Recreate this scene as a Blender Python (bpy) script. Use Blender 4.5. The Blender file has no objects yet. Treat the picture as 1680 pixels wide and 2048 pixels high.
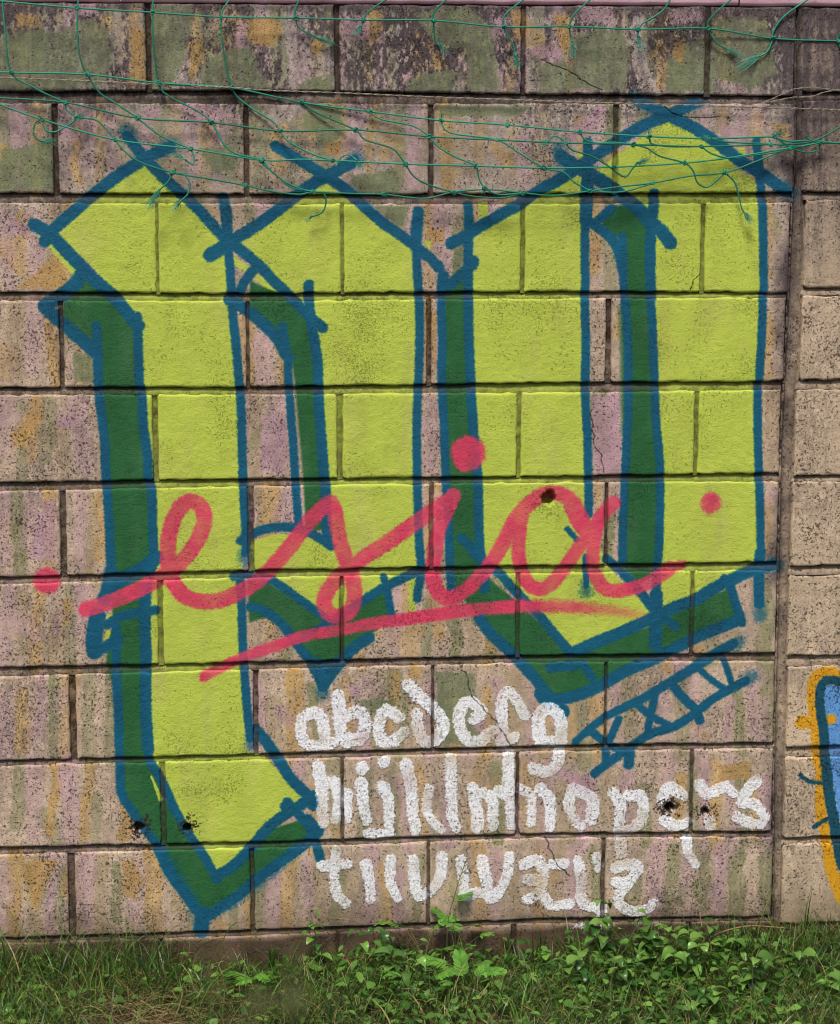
import bpy, bmesh, math, random
import numpy as np
from mathutils import Vector, Matrix
random.seed(7); RNG = np.random.default_rng(7)
scene = bpy.context.scene

# ------------------------------------------------------------------ camera, world, sun, exposure
F_PX = 4124.2; IW, IH = 1680.0, 2048.0
YAW, PITCH, ROLL = 0.095740, -0.149786, 0.0017177
GZ = 2.1412                                  # height of the top block line above the ground
CAM = np.array([0.144979, -4.491251, -0.417672 + GZ])
cyw, syw, cp, sp = math.cos(YAW), math.sin(YAW), math.cos(PITCH), math.sin(PITCH)
FW = np.array([syw*cp, cyw*cp, sp]); R0 = np.array([cyw, -syw, 0.0]); U0v = np.cross(R0, FW)
RT = math.cos(ROLL)*R0 + math.sin(ROLL)*U0v; UP = -math.sin(ROLL)*R0 + math.cos(ROLL)*U0v

cam_data = bpy.data.cameras.new('camera'); cam = bpy.data.objects.new('camera', cam_data)
scene.collection.objects.link(cam); scene.camera = cam
cam.matrix_world = Matrix(((RT[0], UP[0], -FW[0], CAM[0]), (RT[1], UP[1], -FW[1], CAM[1]),
                           (RT[2], UP[2], -FW[2], CAM[2]), (0, 0, 0, 1)))
cam_data.sensor_fit = 'HORIZONTAL'; cam_data.sensor_width = 36.0
cam_data.lens = F_PX/IW*36.0; cam_data.clip_end = 500
cam_data.dof.use_dof = True; cam_data.dof.focus_distance = 4.56; cam_data.dof.aperture_fstop = 7.5

world = bpy.data.worlds.new('World'); scene.world = world; world.use_nodes = True
wn = world.node_tree.nodes; wl = world.node_tree.links
SUN_EL, SUN_AZ = math.radians(60), math.radians(200)     # azimuth measured clockwise from +y: behind the camera, a little left
sky = wn.new('ShaderNodeTexSky'); sky.sky_type = 'NISHITA'; sky.sun_disc = False
sky.sun_elevation = SUN_EL; sky.sun_rotation = SUN_AZ; sky.air_density = 1.0; sky.dust_density = 3.0
bg = wn['Background']; wl.new(sky.outputs[0], bg.inputs[0]); bg.inputs[1].default_value = 0.070
sl = bpy.data.lights.new('sun', 'SUN'); so = bpy.data.objects.new('sun', sl); scene.collection.objects.link(so)
sl.energy = 2.0; sl.angle = math.radians(14); sl.color = (1.0, 0.93, 0.84)
sdir = Vector((math.sin(SUN_AZ)*math.cos(SUN_EL), math.cos(SUN_AZ)*math.cos(SUN_EL), math.sin(SUN_EL)))
so.rotation_euler = sdir.to_track_quat('Z', 'Y').to_euler(); so.location = sdir*20
vs = scene.view_settings
vs.view_transform = 'Standard'; vs.look = 'None'; vs.gamma = 1; vs.exposure = 0.86; vs.use_curve_mapping = False

scene.cycles.filter_width = 1.1
# ------------------------------------------------------------------ helpers
def wp(px, py, y=0.0):
    """photo pixel -> point on the vertical plane at distance y from the wall face"""
    d = FW + RT*((px - IW/2)/F_PX) + UP*((IH/2 - py)/F_PX)
    t = (y - CAM[1])/d[1]
    return CAM + d*t
def wpa(pts, y=0.0):
    return np.array([wp(p[0], p[1], y) for p in pts])
def link(o, parent=None):
    scene.collection.objects.link(o)
    if parent is not None: o.parent = parent
    return o
def mesh_obj(name, verts, faces, mat, parent=None, smooth=True, uv=None):
    me = bpy.data.meshes.new(name)
    me.from_pydata([tuple(v) for v in verts], [], [tuple(f) for f in faces])
    if smooth: me.polygons.foreach_set('use_smooth', [True]*len(me.polygons))
    if mat is not None: me.materials.append(mat)
    me.update()
    return link(bpy.data.objects.new(name, me), parent)
def empty(name, loc=(0, 0, 0)):
    o = bpy.data.objects.new(name, None); o.location = loc; o.empty_display_size = .1
    return link(o)
def tag(o, label, cat, group=None, kind=None):
    if label: o['label'] = label
    if cat: o['category'] = cat
    if group: o['group'] = group
    if kind: o['kind'] = kind
    return o
def catmull(P, step):
    P = np.asarray(P, float)
    if len(P) == 1: return np.vstack([P, P + 1e-4])
    out = []
    Q = np.vstack([2*P[0]-P[1], P, 2*P[-1]-P[-2]])
    for i in range(1, len(Q)-2):
        a, b, c, d = Q[i-1], Q[i], Q[i+1], Q[i+2]
        n = max(1, int(np.linalg.norm(c-b)/step))
        for k in range(n):
            t = k/n
            out.append(.5*((2*b) + (c-a)*t + (2*a-5*b+4*c-d)*t*t + (-a+3*b-3*c+d)*t**3))
    out.append(P[-1]); return np.array(out)

# ------------------------------------------------------------------ painted surface of the wall, generated as a raster in wall metres
S = 900.0; UMIN, UMAX, VMIN, VMAX = -1.35, 2.45, -0.12, 2.22
NX, NY = int((UMAX-UMIN)*S), int((VMAX-VMIN)*S)
def vnoise(cx, cz, seed):
    """smooth value noise, cell sizes in metres"""
    r = np.random.default_rng(seed)
    gx, gz = int((UMAX-UMIN)/cx)+3, int((VMAX-VMIN)/cz)+3
    g = r.random((gz, gx)).astype(np.float32)
    x = np.arange(NX)/S/cx; z = np.arange(NY)/S/cz
    xi = x.astype(int); zi = z.astype(int); xf = (x-xi); zf = (z-zi)
    xf = (xf*xf*(3-2*xf)).astype(np.float32); zf = (zf*zf*(3-2*zf)).astype(np.float32)
    a = g[:, xi]*(1-xf) + g[:, xi+1]*xf
    return a[zi]*(1-zf)[:, None] + a[zi+1]*zf[:, None]
def fbm(cx, cz, seed, oct=3, gain=.55):
    s = 0; w = 1; t = 0
    for i in range(oct):
        s = s + w*vnoise(cx/2**i, cz/2**i, seed*13+i); t += w; w *= gain
    return s/t
EDGE = (fbm(.009, .009, 1, 3) - .5)*.8 + (fbm(.0035, .0035, 4, 2, .7) - .5)*.8          # ragged paint edges
FINE = (fbm(.004, .004, 2, 2, .7) - .5)
def to_rc(W3): return (W3[:, 0]-UMIN)*S, (W3[:, 2]-VMIN)*S
def seg_dist(X, Z, ax, az, bx, bz):
    dx, dz = bx-ax, bz-az; L = dx*dx+dz*dz+1e-9
    t = np.clip(((X-ax)*dx + (Z-az)*dz)/L, 0, 1)
    return np.hypot(X-ax-t*dx, Z-az-t*dz), t
def stroke(mask, pts, w, soft=2.5, rag=3.0, alpha=1.0, fade=0.0, wpx=True, taper=0.0):
    """pts in photo pixels; w, soft, rag in photo pixels; w may be (start, end)"""
    W3 = wpa(pts); x, z = to_rc(W3); P = catmull(np.stack([x, z], 1), 9.0)
    k = S/930.0; w0, w1 = (w if isinstance(w, tuple) else (w, w)); w0 *= k/2; w1 *= k/2; soft *= k
    m = max(w0, w1)+soft*2+5
    n = len(P)-1
    c0, c1 = int(max(0, P[:, 0].min()-m)), int(min(NX, P[:, 0].max()+m))
    r0, r1 = int(max(0, P[:, 1].min()-m)), int(min(NY, P[:, 1].max()+m))
    if c1 <= c0 or r1 <= r0: return
    best = np.full((r1-r0, c1-c0), -1e3, np.float32)
    fd = np.ones_like(best) if fade else None
    for i in range(n):
        a, b = P[i], P[i+1]
        cc0, cc1 = int(max(c0, min(a[0], b[0])-m)), int(min(c1, max(a[0], b[0])+m))
        rr0, rr1 = int(max(r0, min(a[1], b[1])-m)), int(min(r1, max(a[1], b[1])+m))
        if cc1 <= cc0 or rr1 <= rr0: continue
        X, Z = np.meshgrid(np.arange(cc0, cc1, dtype=np.float32), np.arange(rr0, rr1, dtype=np.float32))
        d, t = seg_dist(X, Z, a[0], a[1], b[0], b[1])
        s = (i+t)/n
        v = (w0 + (w1-w0)*s) - d
        sub = best[rr0-r0:rr1-r0, cc0-c0:cc1-c0]
        up = v > sub; sub[up] = v[up]
        if fade: fd[rr0-r0:rr1-r0, cc0-c0:cc1-c0][up] = (1-fade*s**2)[up]
    e = EDGE[r0:r1, c0:c1]*rag*2*k + FINE[r0:r1, c0:c1]*soft*.8
    cov = np.clip((best + e)/soft + .5, 0, 1); cov = cov*cov*(3-2*cov)*alpha
    if fade: cov = cov*fd
    M = mask[r0:r1, c0:c1]; np.maximum(M, cov, out=M)
def poly(mask, pts, soft=3.0, rag=2.5, alpha=1.0):
    W3 = wpa(pts); x, z = to_rc(W3); k = S/930.0; soft *= k
    c0, c1 = int(max(0, x.min()-8)), int(min(NX, x.max()+8)); r0, r1 = int(max(0, z.min()-8)), int(min(NY, z.max()+8))
    if c1 <= c0 or r1 <= r0: return
    X, Z = np.meshgrid(np.arange(c0, c1, dtype=np.float32), np.arange(r0, r1, dtype=np.float32))
    ins = np.zeros(X.shape, bool); dist = np.full(X.shape, 1e3, np.float32)
    n = len(x)
    for i in range(n):
        ax, az, bx, bz = x[i], z[i], x[(i+1) % n], z[(i+1) % n]
        cr = ((az > Z) != (bz > Z)) & (X < (bx-ax)*(Z-az)/(bz-az+1e-9)+ax); ins ^= cr
        d, _ = seg_dist(X, Z, ax, az, bx, bz); np.minimum(dist, d, out=dist)
    sd = np.where(ins, dist, -dist) + EDGE[r0:r1, c0:c1]*rag*2*k
    cov = np.clip(sd/soft+.5, 0, 1)*alpha
    M = mask[r0:r1, c0:c1]; np.maximum(M, cov, out=M)
def new(): return np.zeros((NY, NX), np.float32)

# --- concrete ---
(US, VS) = np.meshgrid((np.arange(NX)/S+UMIN).astype(np.float32), (np.arange(NY)/S+VMIN).astype(np.float32))
def hgt(py): return wp(840, py)[2]
def srgb(r, g, b): return np.array([r, g, b], np.float32)/255
ALB = np.empty((NY, NX, 3), np.float32)
n1 = fbm(.16, .22, 5, 4); n2 = fbm(.03, .05, 6, 3); n3 = fbm(.006, .010, 7, 2)
ALB[:] = srgb(186, 164, 142)
topm = np.clip((VS-hgt(650))/(hgt(60)-hgt(650)), 0, 1)[..., None]
ALB[:] = ALB*(1-topm) + srgb(168, 156, 148)*topm
ALB *= (0.72 + .26*n1 + .16*n2 + .20*n3)[..., None]
DRY = np.clip((fbm(.004, .012, 41, 2, .7)-.30)*4.5, 0, 1)*.40+.60
def over(mask, col, var=0.07):
    v = (1 - var + 2*var*n2)[..., None]
    m = mask[..., None]
    ALB[:] = ALB*(1-m) + srgb(*col)*v*m
PILLAR = wp(1588, 1000)[0]
# --- old lettering, brushed and faded: pink, olive, ochre ---
OLD = {'p': (196, 160, 164), 'o': (130, 132, 90), 'c': (194, 155, 92), 't': (176, 154, 118)}
old = {k: new() for k in OLD}
rs = random.Random(21)
def brush(k, x, y, h, w=30, lean=0, a=.8):
    pts = [(x + lean*(t-.5) + rs.uniform(-3, 3), y + h*t) for t in (0, .33, .66, 1)]
    stroke(old[k], pts, (w*rs.uniform(.8, 1.15), w*rs.uniform(.6, 1.1)), soft=4, rag=5, alpha=a*rs.uniform(.55, 1))
order = []
for row in range(11):
    y0 = [8, 205, 405, 600, 790, 975, 1165, 1350, 1528, 1700, 1880][row]; h = 165
    x = -980 + rs.uniform(0, 30); last = ''
    while x < 1545:
        w_ = rs.uniform(20, 38)
        k = rs.choices('potc', [40, 24, 14, 22] if row else [26, 44, 14, 16])[0]
        if k == last: k = rs.choice([q for q in 'potc' if q != last])
        last = k
        if rs.random() < .88:
            hh = h*rs.uniform(.55, 1.12); yy0 = y0 + rs.uniform(-4, max(0, h*1.05-hh)); lean = rs.uniform(-12, 12)
            pts = [(x + lean*(t-.5) + rs.uniform(-5, 5), yy0 + hh*t) for t in (0, .25, .5, .75, 1)]
            stroke(old[k], pts, (w_*rs.uniform(.8, 1.2), w_*rs.uniform(.7, 1.15)), soft=4, rag=4, alpha=rs.uniform(.5, .92), fade=rs.choice([0, 0, .4]))
        if rs.random() < .3: brush(rs.choices('poct', [36, 24, 26, 14])[0], x+rs.uniform(-20, 20), y0+rs.uniform(0, 110), rs.uniform(15, 50), rs.uniform(24, 40), rs.uniform(-40, 40), .8)
        x += w_*rs.uniform(.8, 1.25)
for k in 'toc': over(old[k]*(.70+.30*n1)*DRY, OLD[k], .16)
over(old['p']*(.7+.3*n2)*DRY, OLD['p'], .14)
# bigger patches traced where they stand out
tp = {k: new() for k in 'poc'}
for k, P in [('o', [(0, 70), (60, 60), (120, 62), (160, 42), (190, 36), (215, 60), (222, 120), (205, 172), (100, 182), (0, 178), (-40, 120)]),
             ('o', [(302, 10), (384, 8), (382, 60), (365, 130), (340, 180), (300, 182)]), ('o', [(410, 125), (450, 100), (500, 95), (520, 140), (545, 182), (400, 184)]),
             ('o', [(830, 30), (880, 14), (940, 18), (985, 60), (1000, 180), (935, 182), (930, 100), (870, 90)]), ('o', [(815, 165), (850, 148), (905, 140), (905, 186), (812, 186)]),
             ('o', [(590, 180), (620, 158), (665, 150), (668, 182)]), ('o', [(1150, 70), (1200, 55), (1245, 65), (1260, 110), (1250, 182), (1140, 180)]), ('o', [(1080, 130), (1130, 120), (1160, 180), (1080, 184)]),
             ('o', [(1425, 40), (1500, 34), (1545, 70), (1550, 150), (1500, 180), (1420, 150)]), ('o', [(1335, 110), (1420, 60), (1430, 182), (1330, 184)]),
             ('o', [(610, 215), (680, 210), (690, 270), (650, 290), (600, 250)]), ('o', [(0, 300), (60, 290), (100, 280), (108, 380), (0, 385)]), ('o', [(400, 300), (460, 290), (480, 330), (430, 350)]),
             ('o', [(700, 350), (790, 340), (800, 388), (700, 388)]), ('o', [(745, 410), (815, 410), (812, 440), (800, 460)]), ('o', [(875, 210), (1060, 212), (1040, 232), (880, 235)]),
             ('o', [(905, 500), (935, 490), (935, 550), (905, 560)]), ('o', [(145, 700), (185, 712), (192, 765), (150, 765)]), ('o', [(700, 1400), (790, 1400), (780, 1440)]), ('o', [(870, 1345), (950, 1345), (960, 1490), (880, 1490)]),
             ('p', [(120, 8), (190, 4), (195, 30), (135, 34)]), ('p', [(470, 45), (495, 40), (492, 95), (470, 95)]), ('p', [(684, 32), (735, 28), (742, 85), (690, 80)]),
             ('p', [(985, 35), (1015, 32), (1012, 70), (988, 75)]), ('p', [(1060, 92), (1118, 95), (1120, 118), (1062, 112)]), ('p', [(1158, 12), (1225, 14), (1225, 45), (1165, 48)]),
             ('p', [(1335, 20), (1400, 17), (1405, 42), (1345, 50)]), ('p', [(345, 205), (380, 230), (400, 245), (460, 235), (465, 215), (440, 220), (410, 205)]), ('p', [(120, 250), (150, 262), (165, 280), (120, 278)]),
             ('p', [(290, 218), (318, 214), (322, 232), (300, 240)]), ('p', [(1140, 260), (1200, 210), (1215, 215), (1180, 270), (1135, 290)]), ('p', [(1355, 490), (1360, 470), (1362, 480)]),
             ('p', [(20, 440), (60, 450), (55, 475), (10, 460)]), ('p', [(1440, 250), (1475, 256), (1470, 285), (1440, 280)]), ('p', [(1190, 860), (1215, 890), (1215, 935), (1190, 900)]),
             ('p', [(112, 830), (150, 830), (150, 860), (115, 855)]), ('p', [(520, 840), (550, 820), (575, 850), (570, 950), (520, 940)]), ('p', [(95, 1000), (110, 1000), (110, 1120), (60, 1120), (70, 1040)]),
             ('p', [(1183, 790), (1238, 792), (1238, 950), (1186, 950)]), ('p', [(690, 370+1000), (720, 1375), (700, 1400)]), ('p', [(940, 1450), (975, 1440), (965, 1470)]), ('p', [(1100, 1530), (1180, 1560), (1190, 1600), (1160, 1600)]),
             ('c', [(30, 32), (75, 30), (80, 55), (35, 56)]), ('c', [(265, 62), (290, 58), (292, 165), (255, 168)]), ('c', [(495, 40), (550, 34), (565, 60), (545, 95), (500, 90)]), ('c', [(380, 90), (402, 75), (410, 110), (385, 165), (375, 160)]),
             ('c', [(616, 85), (640, 75), (650, 95), (628, 115)]), ('c', [(738, 22), (765, 20), (768, 50), (755, 85), (742, 80)]), ('c', [(855, 82), (865, 90), (880, 130), (868, 135)]), ('c', [(1020, 22), (1045, 20), (1060, 45), (1045, 95), (1030, 70)]),
             ('c', [(1110, 30), (1138, 28), (1140, 105), (1118, 100), (1110, 50)]), ('c', [(1342, 82), (1370, 80), (1368, 130), (1345, 120)]), ('c', [(650, 285), (680, 285), (680, 310), (650, 312)]),
             ('c', [(855, 460), (885, 455), (892, 480), (865, 490)]), ('c', [(1540, 250), (1580, 250), (1575, 290)]), ('c', [(118, 1405-900), (140, 510), (135, 580), (35, 575)]), ('c', [(848, 620), (872, 625), (870, 740), (858, 680)]),
             ('c', [(20, 870), (60, 825), (90, 830), (60, 880), (30, 900)]), ('c', [(820, 1332), (845, 1335), (840, 1360), (815, 1355)]), ('c', [(115, 1720), (75, 1720), (45, 1725), (48, 1760), (70, 1820), (85, 1790)]), ('c', [(245, 1720), (270, 1722), (285, 1760), (270, 1800), (245, 1790)]),
             ('c', [(1440, 1530), (1500, 1525), (1500, 1560), (1440, 1560)])]:
    poly(tp[k], P, soft=5, rag=7, alpha=.85)
over(tp['o']*(.5+.5*DRY), (112, 122, 88), .14); over(tp['p']*(.35+.65*DRY), (182, 146, 156), .14); over(tp['c']*(.35+.65*DRY), (180, 143, 84), .14)
# pillar and its mortar strip are bare
pm = np.clip((US - wp(1570, 1000)[0])/.004, 0, 1)
bare = srgb(190, 169, 142)*(0.78+.28*n1+.16*n2+.08*n3)[..., None]
ALB[:] = ALB*(1-pm[..., None]) + bare*pm[..., None]
# --- weathering: black mould near the top, streaks running down, dirt splashed up from the soil ---
streak = fbm(.014, .30, 11, 3, .6); blot = fbm(.10, .13, 12, 4, .6); fine = fbm(.005, .012, 14, 2, .7)
g = np.zeros_like(US)
Zq = np.array([hgt(q) for q in (2000, 1410, 1060, 700, 490, 100, -40)]); Xq = np.array([wp(x, y)[0] for x, y in ((1546, 2000), (1557, 1410), (1563, 1060), (1576, 700), (1585, 490), (1597, 100), (1600, -40))])
SEAMX = np.interp(VS[:, 0], Zq, Xq).astype(np.float32)[:, None]
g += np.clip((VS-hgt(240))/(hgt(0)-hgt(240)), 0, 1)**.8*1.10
g += np.clip((VS-hgt(480))/(hgt(120)-hgt(480)), 0, 1)*.22
g += .16
g = g*(.12 + .45*np.clip((streak-.40)*3, 0, 1) + 1.05*np.clip((blot-.40)*3, 0, 1))
mot = fbm(.007, .013, 44, 3, .75)
g = g*np.clip(.20+(mot-.34)*4.6, .06, 1.5)*.86
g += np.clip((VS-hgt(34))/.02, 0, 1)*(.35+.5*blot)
g += pm*np.clip((VS-hgt(600))/.4, 0, 1)*.65*(.35+streak)
sg = np.clip(1-np.abs(US-SEAMX+.010)/.034, 0, 1)*np.clip((blot-.30)*2.6, 0, 1)*(.45+.55*np.clip((VS-hgt(1500))/.6, 0, 1))
g += sg*(.85+.6*fine)
painted_old = np.clip(tp['o']+tp['p']+tp['c'], 0, 1)
g = np.clip(g, 0, .90)*(1-.72*painted_old)
ALB[:] = ALB*(1-g[..., None]) + srgb(74, 65, 67)*(.8+.5*fine)[..., None]*g[..., None]
J10 = np.interp(US[0], [wp(0, 1882)[0], wp(1540, 1838)[0]], [wp(0, 1882)[2], wp(1540, 1838)[2]])[None, :]
d = np.clip((J10+.075-VS)/.11, 0, 1)*(.35+.65*blot)*.85 + np.clip((J10-.004-VS+.02*(blot-.5))/.02, 0, 1)*(.7+.4*blot)
d = np.clip(d, 0, .9)
ALB[:] = ALB*(1-d[..., None]) + srgb(84, 66, 50)*(.6+.6*n2)[..., None]*d[..., None]

# --- the big yellow-green letters ---
lime = new()
LIME = [[(112, 470), (190, 400), (275, 335), (300, 330), (340, 370), (445, 480), (458, 500), (462, 620), (478, 760), (480, 900), (486, 1100), (478, 1250), (485, 1340), (492, 1500), (530, 1515), (600, 1590), (612, 1612), (570, 1640), (433, 1745), (395, 1685), (340, 1600), (308, 1545), (298, 1530), (298, 1400), (292, 1340), (300, 1200), (310, 1130), (303, 960), (290, 800), (276, 640), (240, 600), (180, 530)],
 [(70, 466), (100, 482), (160, 545), (152, 560)],
 [(470, 490), (560, 430), (650, 365), (700, 405), (760, 455), (825, 495), (832, 560), (838, 700), (834, 900), (834, 1000), (840, 1130), (800, 1160), (760, 1175), (705, 1215), (680, 1240), (640, 1225), (600, 1195), (540, 1155), (500, 1150), (498, 1085), (545, 1070), (600, 1067), (655, 1095), (662, 1050), (652, 980), (645, 860), (638, 720), (625, 660), (600, 620), (545, 565), (500, 525)],
 [(466, 512), (500, 536), (570, 592), (550, 594), (505, 556), (468, 530)], [(585, 325), (600, 322), (635, 345), (625, 352)],
 [(942, 460), (955, 455), (1040, 410), (1100, 372), (1170, 340), (1174, 420), (1166, 600), (1168, 760), (1168, 900), (1175, 1000), (1200, 1100), (1230, 1150), (1305, 1225), (1290, 1245), (1147, 1308), (1100, 1262), (1000, 1165), (965, 1120), (957, 1000), (950, 900), (944, 800), (942, 600)],
 [(957, 405), (976, 404), (975, 440), (957, 452)], [(957, 375), (1140, 300), (1150, 310), (1165, 318), (1120, 345), (1050, 385)][2:3]*0 or [(1148, 310), (1166, 306), (1168, 320)],
 [(1180, 350), (1323, 245), (1345, 245), (1400, 275), (1445, 305), (1470, 335), (1510, 360), (1516, 400), (1524, 540), (1520, 700), (1510, 800), (1513, 960), (1518, 1125), (1450, 1160), (1325, 1218), (1318, 1100), (1322, 1000), (1315, 900), (1310, 700), (1306, 500), (1290, 440), (1244, 396)],
 [(1474, 296), (1488, 294), (1492, 314), (1478, 312)], [(816, 1150), (842, 1148), (834, 1190), (828, 1226), (816, 1222)],
 [(204, 1250), (212, 1232), (265, 1205), (300, 1190), (290, 1218), (240, 1232), (212, 1250)], [(845, 482), (862, 482), (860, 500)], [(212, 1262), (219, 1262), (216, 1285)]]
for P in LIME: poly(lime, P, soft=3.2, rag=.8)
thin = np.clip((fbm(.05, .16, 61, 3)-.56)*3, 0, 1)
over(lime*(.985-.22*thin), (181, 197, 76), .04)
green = new()
GREEN = [[(125, 600), (160, 560), (190, 565), (240, 600), (275, 650), (285, 800), (300, 960), (305, 1120), (290, 1150), (290, 1350), (297, 1520), (318, 1570), (326, 1598), (345, 1622), (380, 1680), (430, 1765), (465, 1740), (540, 1660), (600, 1640), (640, 1660), (600, 1695), (511, 1764), (420, 1835), (407, 1832), (340, 1745), (300, 1680), (240, 1590), (236, 1400), (212, 1330), (214, 1290), (225, 1250), (222, 1150), (212, 960), (200, 800), (190, 700), (125, 650)],
 [(500, 562), (545, 582), (600, 600), (617, 632), (625, 720), (635, 780), (640, 850), (648, 960), (652, 1060), (612, 1062), (606, 960), (597, 850), (590, 770), (583, 720), (575, 680), (548, 660), (498, 612)],
 [(496, 1160), (530, 1162), (600, 1205), (650, 1240), (690, 1235), (730, 1205), (765, 1180), (785, 1215), (788, 1235), (720, 1285), (683, 1320), (650, 1330), (615, 1310), (570, 1258), (530, 1235), (498, 1246)],
 [(890, 565), (940, 520), (938, 700), (945, 850), (955, 1000), (962, 1110), (980, 1160), (1047, 1215), (1145, 1312), (1310, 1248), (1420, 1190), (1460, 1178), (1478, 1230), (1400, 1270), (1250, 1340), (1130, 1402), (1108, 1395), (1060, 1340), (1000, 1275), (950, 1225), (910, 1180), (900, 1080), (892, 960), (886, 800)],
 [(1195, 440), (1230, 412), (1270, 410), (1300, 450), (1305, 500), (1305, 700), (1310, 850), (1322, 960), (1320, 1100), (1312, 1150), (1275, 1165), (1242, 1130), (1248, 1000), (1253, 900), (1256, 780), (1250, 640), (1245, 560), (1243, 480), (1225, 470)]]
for P in GREEN: poly(green, P, soft=5, rag=.8)
poly(green, [(1238, 612), (1256, 612), (1258, 870), (1242, 870)], soft=9, rag=2, alpha=.8)
over(green*(.99-.12*thin), (36, 94, 50), .08)
sliver = new(); stroke(sliver, [(302, 1552), (310, 1572), (321, 1600)], (4, 9), soft=3, rag=.8); stroke(sliver, [(216, 1262), (212, 1284)], 8, soft=4); stroke(sliver, [(352, 1718-60), (345, 1640)], 3, soft=3, alpha=.0)
over(sliver, (181, 197, 76), .04)
blue = new()
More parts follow.
